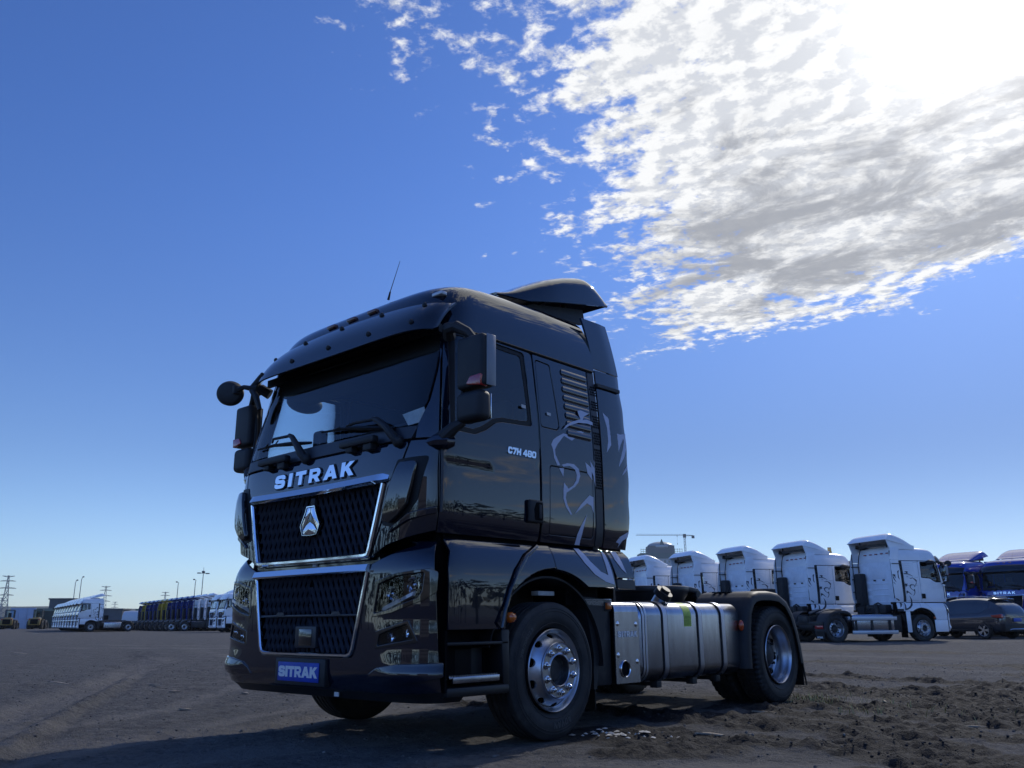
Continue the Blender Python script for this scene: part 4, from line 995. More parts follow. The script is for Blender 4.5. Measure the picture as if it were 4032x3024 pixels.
# --- interior
mb = MB(); mb.box(-1.16, 1.16, .32, 2.0, 1.52, 1.56); mb.box(-1.12, 1.12, 1.95, 2.0, 1.55, 3.0); mb.build('cab_floor', TRIM, T)
mb = MB(); mb.box(-1.12, 1.12, .45, 2.0, 3.02, 3.05); mb.box(-1.10, 1.10, .34, .70, 2.86, 3.02, .03); mb.build('headliner', TRIMG, T)
mb = MB(); mb.box(-1.12, 1.12, .18, .60, 2.02, 2.235, .03); mb.box(.2, 1.05, .25, .60, 2.22, 2.33, .03); mb.build('dashboard', TRIM, T)
mb = MB(); mb.box(-1.0, -.4, .25, .45, 2.22, 2.25); mb.build('dash_tray', TRIMG, T)
mb = MB(); mb.lathe([(.21, -.015), (.225, 0), (.21, .015), (.195, 0), (.21, -.015)], 32, 'z'); mm_ = Matrix.Translation((.55, .72, 2.28)) @ Euler((radians(-30), 0, 0)).to_matrix().to_4x4(); mb.V = [tuple(mm_ @ Vector(v_)) for v_ in mb.V]; mb.build('steering_wheel', TRIM, T)
for x in (.6, -.6):
    s = empty('seat'); s.parent = T
    mb = MB(); mb.box(x-.25, x+.25, 1.0, 1.5, 1.75, 1.92, .05); mb.build('seat_cushion', TRIMG, s)
    mb = MB(); mb.box(x-.25, x+.25, 1.42, 1.56, 1.9, 2.52, .05); mb.build('seat_back', TRIMG, s)
    mb = MB(); mb.box(x-.14, x+.14, 1.44, 1.55, 2.54, 2.74, .04); mb.build('headrest', TRIMG, s)
mb = MB(); mb.box(-.56, -.42, .34, .42, 2.24, 2.47, .03, 3); mb.build('dash_display', TRIM, T)
mb = MB(); mb.prism([(.86, 2.36), (1.10, 2.38), (1.13, 2.31), (1.05, 2.27), (.93, 2.265)], .165, .168, 'y'); mb.build('dash_paper', PAPER, T)
for sg in (1, -1):
    mb = MB(); mb.box(1.20, 1.225, .34, 1.95, 1.55, 2.20); mb.box(1.17, 1.20, 1.20, 1.95, 2.2, 3.0); mb.build('inner_lining', TRIMG, T, sg=sg)

# --- chassis
mb = MB()
for sg in (1, -1):
    mb.box(.36*sg-.04, .36*sg+.04, .5, 5.72, .72, .98)
for y in (2.9, 3.9, 4.75, 5.6): mb.box(-.36, .36, y-.05, y+.05, .75, .95)
mb.build('chassis_frame', STEEL, T)
mb = MB(); mb.box(-.5, .5, .5, 2.2, .55, 1.25); mb.box(-1.1, 1.1, 1.30, 1.46, .42, .56, .03); mb.box(-.9, .9, 5.10, 5.30, .42, .58, .04); mb.ell((0, 5.2, .52), (.22, .22, .24)); mb.cyl((0, 2.2, .7), (0, 5.0, .55), .06); mb.build('driveline', STEEL, T)
mb = MB(); mb.box(-1.18, -.5, 2.25, 3.0, .35, 1.0, .05); mb.box(-1.2, -.52, 3.05, 4.45, .36, 1.0, .08); mb.box(-.5, .6, 2.2, 4.4, .60, .66); mb.build('chassis_box_filler', STEEL, T)  # right side boxes, plus underside filler added to block sun flecks
mb = MB(); mb.box(-1.15, 1.15, 5.70, 5.735, .62, .76, .01); mb.box(-.3, .3, 5.69, 5.78, .70, .95, .02); mb.cyl((-.55, 5.6, .58), (.35, 5.6, .58), .13, 16); mb.build('rear_crossmember', STEEL, T)
fw = empty('fifth_wheel'); fw.parent = T
mb = MB(); pts = []
for i in range(40):
    a = radians(-235+i*290/39); pts.append((.47*cos(a+pi/2), 4.62+.50*sin(a+pi/2)))
plate = [(-.10, 5.35), (-.17, 5.30), (-.36, 5.28)]
pts = [(.47*cos(a), 4.60+.50*sin(a)) for a in np.linspace(radians(25), radians(-205), 36)]
poly = [(.46, 4.95), (.40, 5.22), (.17, 5.30), (.10, 4.85), (.0, 4.78), (-.10, 4.85), (-.17, 5.30), (-.40, 5.22), (-.46, 4.95)]
poly = poly[::-1]+[(x, y) for x, y in pts if y < 4.85]
mb.prism([(x, y) for x, y in poly], 1.165, 1.225, 'z', bev=.012)
for i, v_ in enumerate(mb.V):
    if v_[1] > 4.85: mb.V[i] = (v_[0], v_[1], v_[2]-.42*(v_[1]-4.85)**1.3)
mb.build('coupling_plate', GREASE, fw)
mb = MB(); mb.lathe([(.40, 1.05), (.46, 1.14), (.47, 1.17)], 40, 'z', (0, 4.60, 0)); mb.build('plate_skirt', GREASE, fw)
mb = MB(); mb.box(-.42, .42, 4.2, 5.1, .98, 1.02); 
for sg in (1, -1): mb.prism([(4.35, 1.0), (4.95, 1.0), (4.78, 1.17), (4.52, 1.17)], .30*sg-.03, .30*sg+.03, 'x')
mb.cyl((.40, 4.95, 1.13), (.46, 4.95, 1.13), .045); mb.build('coupling_bracket', STEEL, fw)

# --- tank
TK = empty('fuel_tank'); TK.parent = T
def sect(x0, x1, z0, z1, r, n_=8):
    c = [(x1-r, z1-r, 0), (x0+r, z1-r, 90), (x0+r, z0+r, 180), (x1-r, z0+r, 270)]; o_ = []
    for cx_, cz_, a in c:
        for i in range(n_+1): t = radians(a+90*i/n_); o_.append((cx_+r*cos(t), cz_+r*sin(t)))
    return o_
mb = MB(); rows = []
for y, d in ((2.655, .10), (2.662, .06), (2.68, .035), (2.71, .012), (2.75, 0), (3.5, 0), (4.42, 0), (4.46, .012), (4.485, .035), (4.50, .06), (4.505, .10)):
    rows.append([(x, y, z) for x, z in sect(.62+d, 1.222-d, .335+d, 1.018-d, .12)])
mb.loft(rows, close=True); n_ = len(rows[0]); mb.F.append(tuple(range(n_))); mb.F.append(tuple(range(len(mb.V)-n_, len(mb.V)))[::-1]); o = mb.build('tank_body', ALU, TK, sharp=50); fixn(o.data)
for y in (2.70, 2.735):
    mb = MB(); rows = [[(x, y+dy, z) for x, z in sect(.62-e_, 1.222+e_-(.006 if y < 2.71 else 0), .335-e_+(.004 if y < 2.71 else 0), 1.018+e_-(.004 if y < 2.71 else 0), .12)] for dy, e_ in ((-.010, -.004), (-.004, .004), (.004, .004), (.010, -.004))]; mb.loft(rows, close=True); o = mb.build('tank_weld', ALUF, TK); fixn(o.data)
for y in (3.03, 3.645, 4.085):
    s = empty('tank_strap'); s.parent = T
    mb = MB(); rows = [[(x, y+dy, z) for x, z in sect(.62-e_, 1.222+e_, .335-e_, 1.018+e_, .12+e_)] for dy, e_ in ((-.048, 0), (-.048, .006), (.048, .006), (.048, 0))]; mb.loft(rows, close=True); o = mb.build('strap_rubber', SEAL, s); fixn(o.data)
    mb = MB(); rows = [[(x, y+dy, z) for x, z in sect(.62-e_, 1.222+e_, .335-e_, 1.018+e_, .12+e_)] for dy, e_ in ((-.033, .006), (-.033, .013), (.033, .013), (.033, .006))]; mb.loft(rows, close=True); o = mb.build('strap_band', STRAP, s); fixn(o.data)
    mb = MB(); mb.box(1.06, 1.14, y-.04, y+.04, .27, .34, .008); mb.cyl((1.13, y, .36), (1.19, y, .36), .018); mb.box(.4, 1.1, y-.03, y+.03, .285, .325); mb.build('tank_bracket', STEEL, s)
mb = MB(); mb.cyl((1.02, 3.20, .98), (1.12, 3.20, 1.10), .062, 20); cp_ = mb.build('filler_neck', ALUF, TK)
mb = MB(); mb.cyl((1.10, 3.20, 1.075), (1.138, 3.20, 1.12), .088, 24, .082); mb.cyl((1.138, 3.20, 1.12), (1.156, 3.20, 1.142), .045, 16); mb.build('filler_cap', PLAST, TK)
# green label follows the tank's shoulder
sc = sect(.62-.0015, 1.2235, .335-.0015, 1.0195, .1215, 10); i0 = [q_ for q_ in sc if q_[0] > 1.115 and q_[1] > .70]; 
i0 = sorted(i0, key=lambda q_: -q_[1]); pth = i0+[(1.2235, .86), (1.2235, .80)]
mb = MB(); mb.loft([[(x, 3.37, z) for x, z in pth], [(x, 3.50, z) for x, z in pth]]); gl = mb.build('tank_label', LABELG, TK); fixn(gl.data)
mb = MB()
for k in range(13): mb.box(1.2236, 1.2242, 3.382, 3.488-(.02 if k % 3 == 0 else 0), .985-.02-k*.0125, .985-.016-k*.0125) if (.985-.02-k*.0125) < .90 else None
mb.build('label_text', mat('label_ink', (.12, .2, .02), .6), gl)
# steel cover with pale raised lettering and the exhaust
cv = empty('exhaust_cover'); cv.parent = T
def flatpanel(name, outer, holes, x, th, m, parent, h=.06):
    V2, F2 = meshpoly(densify(outer, h), [densify(H, h) for H in holes], h); mb = MB(); n_ = len(V2)
    mb.V = [(x, a, b) for a, b in V2]+[(x-th, a, b) for a, b in V2]; mb.F = [f for f in F2]+[tuple(i+n_ for i in f[::-1]) for f in F2]
    for lp, s_ in [(densify(outer, h), 1)]+[(densify(H, h), -1) for H in holes]:
        b = len(mb.V); k = len(lp); mb.V += [(x, a, c_) for a, c_ in lp]+[(x-th, a, c_) for a, c_ in lp]
        for i in range(k): q_ = (b+i, b+k+i, b+k+(i+1) % k, b+(i+1) % k); mb.F.append(q_ if s_ > 0 else q_[::-1])
    o = mb.build(name, m, parent); return o
ring = [(2.390+.062*cos(a), .462+.062*sin(a)) for a in np.linspace(0, 2*pi, 28, endpoint=False)]
flatpanel('cover_plate', [(2.265, .345), (2.615, .345), (2.615, .93), (2.265, .93)], [ring], 1.222, .012, ALU, cv)
mb = MB(); rows = [[(x, 2.265, z) for x, z in ((1.222, .93), (1.217, .965), (1.200, .995), (1.17, 1.012), (.8, 1.016))], [(x, 2.615, z) for x, z in ((1.222, .93), (1.217, .965), (1.200, .995), (1.17, 1.012), (.8, 1.016))]]
mb.loft(rows, flip=True); o = mb.build('cover_top', ALU, cv)
MB().box(.85, 1.205, 2.27, 2.61, .35, .99).build('cover_inside', DARK, cv)
mb = MB(); mb.lathe([(.058, 1.15), (.060, 1.23), (.066, 1.236), (.070, 1.232), (.070, 1.15)], 32, 'x', (0, 2.390, .462)); o = mb.build('exhaust_tip', CHROME, cv); fixn(o.data)
MB().cyl((1.17, 2.39, .462), (1.212, 2.39, .462), .058, 24).build('exhaust_bore', DARK, cv)
letters('SITRAK', .285, .048, .004, leftM(1.2225, 2.447, .745), mat('letter_glint', (.75, .76, .78), .35), cv, name='glint_letter', offset=.012, gapf=.35)  # whitish raised letters: light caught on cut edges is put into the colour
for y, z in ((2.305, .83), (2.575, .825), (2.30, .575), (2.575, .515)):
    mb = MB(); mb.lathe([(.0, 1.234), (.010, 1.231), (.013, 1.226), (.022, 1.2225)], 14, 'x', (0, y, z)); mb.build('cover_bolt', CHROME, cv)
mb = MB(); mb.box(.85, 1.20, 1.86, 2.262, 1.018, 1.036, .004); mb.prism([(1.93, .985), (2.262, .975), (2.262, 1.02), (1.90, 1.02)], 1.19, 1.20, 'x'); mb.build('side_rail', ALUF, T)
mb = MB(); mb.box(1.195, 1.228, 2.165, 2.225, .950, 1.005, .006); mb.build('side_marker', AMBER, T)
mb = MB(); mb.box(1.193, 1.205, 2.15, 2.245, .935, 1.015, .006); mb.build('marker_housing', PLAST, T)
mb = MB(); mb.box(.9, 1.18, 2.05, 2.262, .34, .97, .01); mb.build('silencer_box', STEEL, T)

# --- rear fenders
FP = [(4.42, .38), (4.43, .60), (4.455, .80), (4.50, .96), (4.58, 1.065), (4.68, 1.12), (4.80, 1.14), (5.05, 1.145), (5.25, 1.128), (5.42, 1.06), (5.55, .93), (5.64, .76), (5.70, .58), (5.735, .40)]
for sg in (1, -1):
    fe = empty('rear_fender'); fe.parent = T
    P_ = [Vector(p) for p in FP]; fine = []
    for i in range(len(P_)-1):
        for k in range(3): fine.append(P_[i].lerp(P_[i+1], k/3))
    fine.append(P_[-1])
    inn = []
    for i, p in enumerate(fine):
        t = (fine[min(i+1, len(fine)-1)]-fine[max(i-1, 0)]).normalized(); nrm = Vector((t.y, -t.x)); inn.append(nrm)
    mb = MB(); rows = []
    for x, d in ((.66, .0), (1.0, 0), (1.23, 0), (1.262, .006), (1.280, .020), (1.288, .045), (1.286, .085)):
        rows.append([(x, p.x+n_.x*d, p.y+n_.y*d) for p, n_ in zip(fine, inn)])
    mb.sheet(rows, .012, flip=False); o = mb.build('fender_shell', PLAST, fe, sg=sg, sharp=60)
    mb = MB()
    for y0 in (4.66, 4.95):
        mb = MB(); mb.box(.80, 1.0, y0+.04, y0+.09, 1.138, 1.150)
        for k in range(3): mb.box(.80+k*.07, .84+k*.07, y0, y0+.045, 1.138, 1.150)
        mb.build('fender_step', SEAL, fe, sg=sg)
    mb = MB(); mb.box(.70, 1.262, 5.742, 5.756, .15, .42); mb.prism([(5.72, .42), (5.745, .42), (5.80, .15), (5.785, .15)], 1.262, 1.275, 'x'); mb.build('mud_flap', SEAL, fe, sg=sg)
    fl_ = letters('SITRAK', .34, .06, .002, Matrix(((-1, 0, 0, .98*sg), (0, 0, 1, 5.757), (0, 1, 0, .20), (0, 0, 0, 1))), PLATEW, fe, name='flap_letter', offset=.03, gapf=.18)
    MB().box(.72, 1.20, 5.738, 5.768, .50, .62, .01).build('tail_lamp', REDL, fe, sg=sg)
    mb = MB(); mb.ell((1.245, 4.43, .80), (.028, .03, .055), 14, 8); mb.build('side_marker', mat('orange_lens', (.55, .07, .015), .2, coat=1.), fe, sg=sg)
    mb = MB(); mb.box(.4, 1.1, 4.40, 4.43, .5, .54); mb.box(.4, 1.1, 5.66, 5.70, .5, .54); mb.build('fender_stay', STEEL, fe, sg=sg)

# --- wheels
def tyre(mb, R, w, grooves, lugs, seg=144):
    h = w/2; prof = [(R*.598, -h*.62), (R*.62, -h*.80), (R*.70, -h*.97), (R*.80, -h*1.02), (R*.90, -h*.97), (R*.955, -h*.90), (R*.985, -h*.84), (R*.997, -h*.76)]
    if grooves:
        gs = [-.50, -.17, .17, .50]
        for g_ in gs:
            c_ = g_*h; prof += [(R, c_-.010), (R-.014, c_-.006), (R-.014, c_+.006), (R, c_+.010)]
    else:
        prof += [(R, -h*.60), (R-.018, -h*.58), (R-.018, -h*.52), (R, -h*.50), (R, -.012), (R-.016, -.008), (R-.016, .008), (R, .012), (R, h*.50), (R-.018, h*.52), (R-.018, h*.58), (R, h*.60)]
    prof += [(R*.997, h*.76), (R*.985, h*.84), (R*.955, h*.90), (R*.90, h*.97), (R*.80, h*1.02), (R*.70, h*.97), (R*.62, h*.80), (R*.598, h*.62)]
    mod = None
    if lugs:
        def mod(r, a, i, j):
            if r > R*.95 and abs(a) > h*.45 and (i % 3 == 0): return r-.016
            return r
    mb.lathe(prof, seg, 'x', mod=mod)
def wheel_front():
    w = empty('front_wheel')
    mb = MB(); tyre(mb, .5045, .305, True, False); mb.V = [(x-.150, y, z) for x, y, z in mb.V]; t = mb.build('tyre', RUBBER, w); fixn(t.data)
    # sidewall rings and moulded lettering
    mb = MB()
    for r_ in (.345, .435, .455): mb.lathe([(r_-.003, .003-.0), (r_, .0055), (r_+.003, .003)], 96, 'x')
    mb.V = [(x+(.0 if sqrt(y*y+z*z) < .44 else -.004), y, z) for x, y, z in mb.V]; mb.build('sidewall_ring', RUBBER, t)
    def curved(word, r0, h, a_mid, sweep, nm):
        o_ = []
        def Mf(p):
            a = a_mid-(p.x/(r0*1.0)); rr = r0+p.y; return Vector((.0025+p.z, -rr*cos(a)*-1*-1, rr*sin(a)))
        return letters(word, sweep*r0, h, .004, Mf, mat('tyre_lettering', (.05, .051, .053), .55), t, name=nm, offset=.02, gapf=.2)
    # looking at +X face: screen right = +Y ; angle measured so that text runs clockwise
    def curved2(word, r0, h, ang, sweep):
        def Mf(p):
            a = ang-p.x/r0; rr = r0+p.y; return Vector((.0025+p.z, rr*cos(a), rr*sin(a)))
        return letters(word, sweep*r0, h, .004, Mf, mat('tyre_lettering', (.05, .051, .053), .55), t, name='tyre_letter', offset=.02, gapf=.2)
    curved2('ADVAN', .395, .045, radians(-82), .52)
    curved2('315/70R22.5', .395, .026, radians(143), .62)
    mb = MB(); mb.lathe([(.300, -.010), (.3035, .0), (.299, .006), (.290, -.004), (.284, -.022), (.277, -.034), (.268, -.040)], 96, 'x'); r = mb.build('rim', ALUF, w); fixn(r.data)
    mb = MB(); mb.lathe([(.302, -.01), (.285, -.10), (.27, -.28)], 64, 'x'); mb.build('rim_barrel', STEEL, r)
    # dished disc with real hand holes
    Rm = .245; prof = herm([(0, .268), (.30, .258), (.55, .240), (.80, .215), (1.0, .206)]); pxx = herm([(0, -.046), (.30, -.034), (.55, -.008), (.80, .024), (1.0, .042)])
    L = 2*pi*Rm; tl = .115
    holes = [[(L*(k+.5)/10+.033*cos(a), tl*.42+.026*sin(a)) for a in np.linspace(0, 2*pi, 18, endpoint=False)] for k in range(10)]
    V2, F2 = meshpoly(densify([(0, 0), (L, 0), (L, tl), (0, tl)], .02), holes, .018)
    def mp(a, b): t_ = b/tl; an = a/Rm; rr = float(prof(t_)); return (float(pxx(t_)), rr*cos(an), rr*sin(an))
    mb = MB(); mb.V = [mp(*p) for p in V2]; mb.F = F2
    for H in holes:
        b = len(mb.V); k = len(H); fr_ = [mp(*p) for p in H]; mb.V += fr_+[(x-.018, y, z) for x, y, z in fr_]
        for i in range(k): mb.F.append((b+i, b+(i+1) % k, b+k+(i+1) % k, b+k+i))
    d_ = mb.build('wheel_disc', ALUF, w, sharp=40); fixn(d_.data)
    MB().lathe([(.262, -.07), (.10, -.05)], 40, 'x').build('brake_drum', DARK, w)
    mb = MB(); mb.lathe([(.207, .036), (.208, .050), (.203, .057), (.197, .054), (.192, .050), (.130, .049), (.123, .054), (.116, .056), (.111, .051), (.109, .0)], 72, 'x'); hc = mb.build('hub_cover', mat('hub_steel', (.40, .42, .47), .30, metal=1.), w, sharp=28); fixn(hc.data)
    mb = MB(); mb.lathe([(.112, .0), (.085, -.004), (.075, .004), (.05, .006), (0, .007)], 40, 'x'); mb.build('hub_cap', STEEL, hc)
    for k in range(10):
        a = 2*pi*(k+.5)/10; y, z = .160*cos(a), .160*sin(a)
        mb = MB(); mb.lathe([(0, .086), (.010, .084), (.016, .078), (.0185, .068), (.0185, .060), (.027, .057), (.029, .050)], 18, 'x', (0, y, z)); mb.build('wheel_nut', mat('nut_steel', (.62, .64, .68), .12, metal=1.), w)
    return w
def wheel_rear(R=.5045):
    w = empty('rear_wheel')
    mb = MB(); tyre(mb, R, .30, False, True, 180); mb.V = [(x-.150, y, z) for x, y, z in mb.V]; t = mb.build('tyre', RUBBER, w); fixn(t.data)
    mb = MB(); tyre(mb, R, .30, False, True, 120); mb.V = [(x-.150-.345, y, z) for x, y, z in mb.V]; t2 = mb.build('inner_tyre', RUBBER, w); fixn(t2.data)
    mb = MB()
    for r_ in (.36, .44): mb.lathe([(r_-.003, .002), (r_, .0045), (r_+.003, .002)], 96, 'x')
    mb.build('sidewall_ring', RUBBER, t)
    mb = MB(); mb.lathe([(.300, -.020), (.3035, -.008), (.298, -.002), (.289, -.012), (.284, -.035), (.280, -.055), (.272, -.075), (.262, -.10), (.258, -.145), (.262, -.165), (.255, -.172), (.235, -.180), (.19, -.165), (.15, -.160), (.14, -.150)], 96, 'x'); r = mb.build('rim', ALUF, w); fixn(r.data)
    mb = MB()
    for k in range(8):
        a = 2*pi*(k+.5)/8+.2; y, z = .222*cos(a), .222*sin(a); mb.lathe([(0, -.160), (.026, -.160), (.029, -.176)], 16, 'x', (0, y, z))
    mb.build('hand_hole', DARK, r)
    mb = MB(); mb.lathe([(.13, -.16), (.11, -.12), (.08, -.10), (0, -.095)], 32, 'x'); h_ = mb.build('hub', STEEL, w)
    for k in range(10):
        a = 2*pi*k/10; y, z = .168*cos(a), .168*sin(a)
        MB().lathe([(0, -.125), (.014, -.128), (.016, -.162)], 10, 'x', (0, y, z)).build('wheel_nut', STEEL, w)
    return w
def flipx(o):
    """turn a wheel (rotation is enough: it is symmetric in y)"""
    o.rotation_euler = (0, 0, pi)
wf = wheel_front(); wf.parent = T; wf.location = (1.285, 1.38, .498); wf.rotation_euler = (radians(4), 0, 0)
wr = wheel_rear(); wr.parent = T; wr.location = (1.262, 5.20, .498)
index_kids(wf); index_kids(wr)
c = clone(wf, T); c.location = (-1.285, 1.38, .498); c.rotation_euler = (radians(20), 0, pi)
c = clone(wr, T); c.location = (-1.262, 5.20, .498); c.rotation_euler = (radians(20), 0, pi)
# 'C7H 480' on the door
LT = empty('door_lettering'); LT.parent = T
def dM(p):
    z = 2.135+p.y; y = 1.045+p.x; q_ = UP.P(UP.sy(y, z), z); return Vector((q_[0]+.001+p.z, y+p.y*.12, z))
letters('C7H 480', .325, .050, .008, dM, CHROME, LT, offset=.045, gapf=.16)

# --- lion decal (drawn on the skin; both sides)
LION = {'ear': [(1.774, 2.6), (1.826, 2.613), (1.94, 2.602), (1.862, 2.565), (1.841, 2.53), (1.899, 2.542), (1.98, 2.533), (1.98, 2.504), (1.897, 2.507), (1.777, 2.494), (1.651, 2.45), (1.563, 2.402), (1.6, 2.442), (1.688, 2.489), (1.808, 2.53)],
'nose': [(1.866, 2.425), (1.756, 2.369), (1.689, 2.326), (1.583, 2.352), (1.496, 2.27), (1.459, 2.22), (1.462, 2.176), (1.518, 2.094), (1.483, 2.089), (1.443, 2.147), (1.432, 2.216), (1.412, 2.254), (1.441, 2.299), (1.498, 2.334), (1.576, 2.372), (1.662, 2.376), (1.751, 2.415), (1.818, 2.43)],
'tooth': [(1.503, 2.07), (1.566, 2.076), (1.556, 2.003)],
'jaw': [(1.539, 2.101), (1.617, 2.124), (1.703, 2.126), (1.766, 2.093), (1.783, 2.036), (1.754, 1.978), (1.702, 1.932), (1.594, 1.876), (1.581, 1.835), (1.597, 1.784), (1.661, 1.699), (1.636, 1.701), (1.582, 1.756), (1.55, 1.823), (1.553, 1.903), (1.562, 1.958), (1.62, 1.911), (1.681, 1.943), (1.726, 1.993), (1.735, 2.039), (1.715, 2.082), (1.644, 2.105), (1.559, 2.088)],
'whisker': [(1.858, 2.163), (1.94, 2.125), (1.927, 2.183), (1.985, 2.127), (1.978, 2.201), (1.988, 2.185), (1.988, 2.073), (1.988, 1.966), (1.975, 2.022), (1.970, 2.054), (1.944, 2.092), (1.948, 2.018), (1.883, 2.071)],
'chin': [(1.693, 1.708), (1.775, 1.791), (1.904, 1.885), (1.956, 1.872), (1.953, 1.738), (1.922, 1.796), (1.864, 1.813), (1.788, 1.766)],
'chest_top': [(1.859, 1.718), (1.782, 1.623), (1.735, 1.545), (1.718, 1.461), (1.784, 1.461), (1.784, 1.5), (1.809, 1.589)],
'mane': [(2.162, 2.655), (2.232, 2.623), (2.301, 2.545), (2.314, 2.492), (2.404, 2.49), (2.485, 2.505), (2.485, 2.367), (2.44, 2.279), (2.341, 2.169), (2.428, 2.356), (2.454, 2.429), (2.449, 2.458), (2.398, 2.391), (2.359, 2.317), (2.304, 2.271), (2.344, 2.384), (2.351, 2.434), (2.329, 2.47), (2.266, 2.382), (2.18, 2.292), (2.21, 2.394), (2.21, 2.52)],
'mane_tip': [(2.482, 2.213), (2.482, 2.178), (2.447, 2.147), (2.391, 2.11), (2.44, 2.171)],
'back_top': [(2.452, 1.612), (2.452, 1.569), (2.371, 1.53), (2.319, 1.473), (2.243, 1.473), (2.325, 1.56)]}
LION2 = {'chest': [(1.718, 1.432), (1.729, 1.392), (1.782, 1.317), (1.893, 1.226), (2.037, 1.169), (2.157, 1.15), (2.128, 1.296), (2.105, 1.42), (2.083, 1.432), (2.064, 1.365), (2.075, 1.225), (1.983, 1.251), (1.869, 1.329), (1.787, 1.421), (1.785, 1.432)],
'back': [(2.303, 1.432), (2.311, 1.367), (2.348, 1.248), (2.29, 1.284), (2.225, 1.363), (2.217, 1.417), (2.222, 1.432)]}
for sg in (1, -1):
    ld = empty('lion_decal'); ld.parent = T
    for nm, pl_ in LION.items():
        V, F, NM = patchmesh(UP, [(UP.sy(y, z), z) for y, z in pl_], [], off=.0016 if nm not in ('ear',) else .0152, thick=0, gap=0, edge=0, h=.03, mirror=(sg < 0))
        if V and F: obj('decal_shape', newmesh('decal_shape', V, F, DECAL, normals=NM), ld)
    for nm, pl_ in LION2.items():
        V, F, NM = patchmesh(LO, [(LO.sy(y, z), z) for y, z in pl_], [], off=.0035, thick=0, gap=0, edge=0, h=.03, mirror=(sg < 0))
        if V and F: obj('decal_shape', newmesh('decal_shape', V, F, DECAL, normals=NM), ld)
index_kids(truck)
# ================================================================== GROUND
def hash2(ix, iy, seed):
    h = (ix.astype(np.int64)*374761393+iy.astype(np.int64)*668265263+seed*1442695041) & 0xFFFFFFFF
    h = ((h ^ (h >> 13))*1274126177) & 0xFFFFFFFF
    return ((h ^ (h >> 16)) & 0xFFFF)/65535.
def vnoise(x, y, seed=0):
    ix = np.floor(x); iy = np.floor(y); fx_ = x-ix; fy_ = y-iy; fx_ = fx_*fx_*(3-2*fx_); fy_ = fy_*fy_*(3-2*fy_)
    a = hash2(ix, iy, seed); b = hash2(ix+1, iy, seed); c = hash2(ix, iy+1, seed); d = hash2(ix+1, iy+1, seed)
    return (a*(1-fx_)+b*fx_)*(1-fy_)+(c*(1-fx_)+d*fx_)*fy_
def fbm(x, y, oct_=5, seed=0, rough=.5):
    s_ = 0; a = 1.; t = 0
    for k in range(oct_):
        ca, sa = cos(.7*k+.3), sin(.7*k+.3)
        s_ = s_+a*vnoise((x*ca-y*sa)*2**k+13.7*k, (x*sa+y*ca)*2**k+5.1*k, seed+k); t += a; a *= rough
    return s_/t
def segd(x, y, pts):
    """distance to a polyline, signed across"""
    best = np.full(x.shape, 1e9); sg = np.zeros(x.shape)
    for (x0, y0), (x1, y1) in zip(pts[:-1], pts[1:]):
        dx_, dy_ = x1-x0, y1-y0; L2 = dx_*dx_+dy_*dy_; t = np.clip(((x-x0)*dx_+(y-y0)*dy_)/L2, 0, 1)
        d = np.hypot(x-(x0+t*dx_), y-(y0+t*dy_)); k = d < best; best = np.where(k, d, best); sg = np.where(k, np.sign((x-x0)*dy_-(y-y0)*dx_), sg)
    return best, sg
CH = [([(-1.2, 3.0), (0, 3.4), (1.8, 3.3), (2.6, 3.35), (3.16, 2.87), (4.2, 2.4), (6.5, 2.2)], .34, 1.0), ([(2.2, 1.2), (2.36, 2.2), (3.02, 2.38), (3.82, 1.93), (5, 1.5)], .30, .8),
      ([(-6, 12.2), (-2.1, 10.4), (-.28, 9.55), (1.07, 9.26), (2.62, 9.33), (6, 9.8)], .28, .7), ([(-1.5, 8.6), (.2, 7.6), (.8, 7.28), (2.26, 6.3), (3.31, 6.2), (7, 7.2)], .40, .9),
      ([(.9, 5.0), (1.3, 5.4), (2.42, 5.0), (3.49, 4.31), (5, 4.5), (8, 5.5)], .32, .8), ([(1.6, 4.2), (2.5, 4.0), (3.6, 3.5), (5.5, 3.4)], .26, .8), ([(-9, 22.5), (-4, 20.0), (0, 20.6), (6, 24)], .5, .5), ([(-12, 17), (-3, 14.0), (3, 14.5), (9, 17)], .35, .5)]
RU = [([(1.5, -3.2), (-1.32, -1.56), (-2.73, -.78), (-4.18, .07), (-7.25, 1.87), (-14, 5.5), (-24, 10)], .085, .034), ([(-1, -2.4), (-3.72, -.8), (-6.02, .64), (-7.95, 1.99), (-16, 6.8)], .22, -.03),
      ([(-2, -4), (-1.2, .5), (-2.2, 4.5), (-6, 9), (-20, 18)], .20, -.02), ([(-.6, -4), (.2, .5), (-.9, 4.5), (-4.5, 9), (-18, 19)], .20, -.015), ([(-30, 9), (-18, 15), (-8, 24), (0, 40)], .3, -.03), ([(-32, 12), (-19, 18), (-9, 28), (-1, 44)], .3, -.03)]
def churn(x, y):
    c = np.zeros(x.shape); wx = x+.5*(fbm(x*1.3, y*1.3, 3, 40)-.5); wy = y+.5*(fbm(x*1.3, y*1.3, 3, 50)-.5)
    for pts, w, k in CH:
        d, _ = segd(wx, wy, pts); c = np.maximum(c, k*np.clip(1.25-d/w, 0, 1))
    pat = fbm(x*.9, y*.9, 4, 77)
    zone = np.clip((x+y*.0-.2)/1.5, 0, 1)*np.clip((y-.8)/1.2, 0, 1)*np.clip((26-y)/10, 0, 1)*np.clip((14-x)/4, 0, 1)
    c = np.maximum(c, zone*np.clip((pat-.50)*6, 0, .75))
    return c
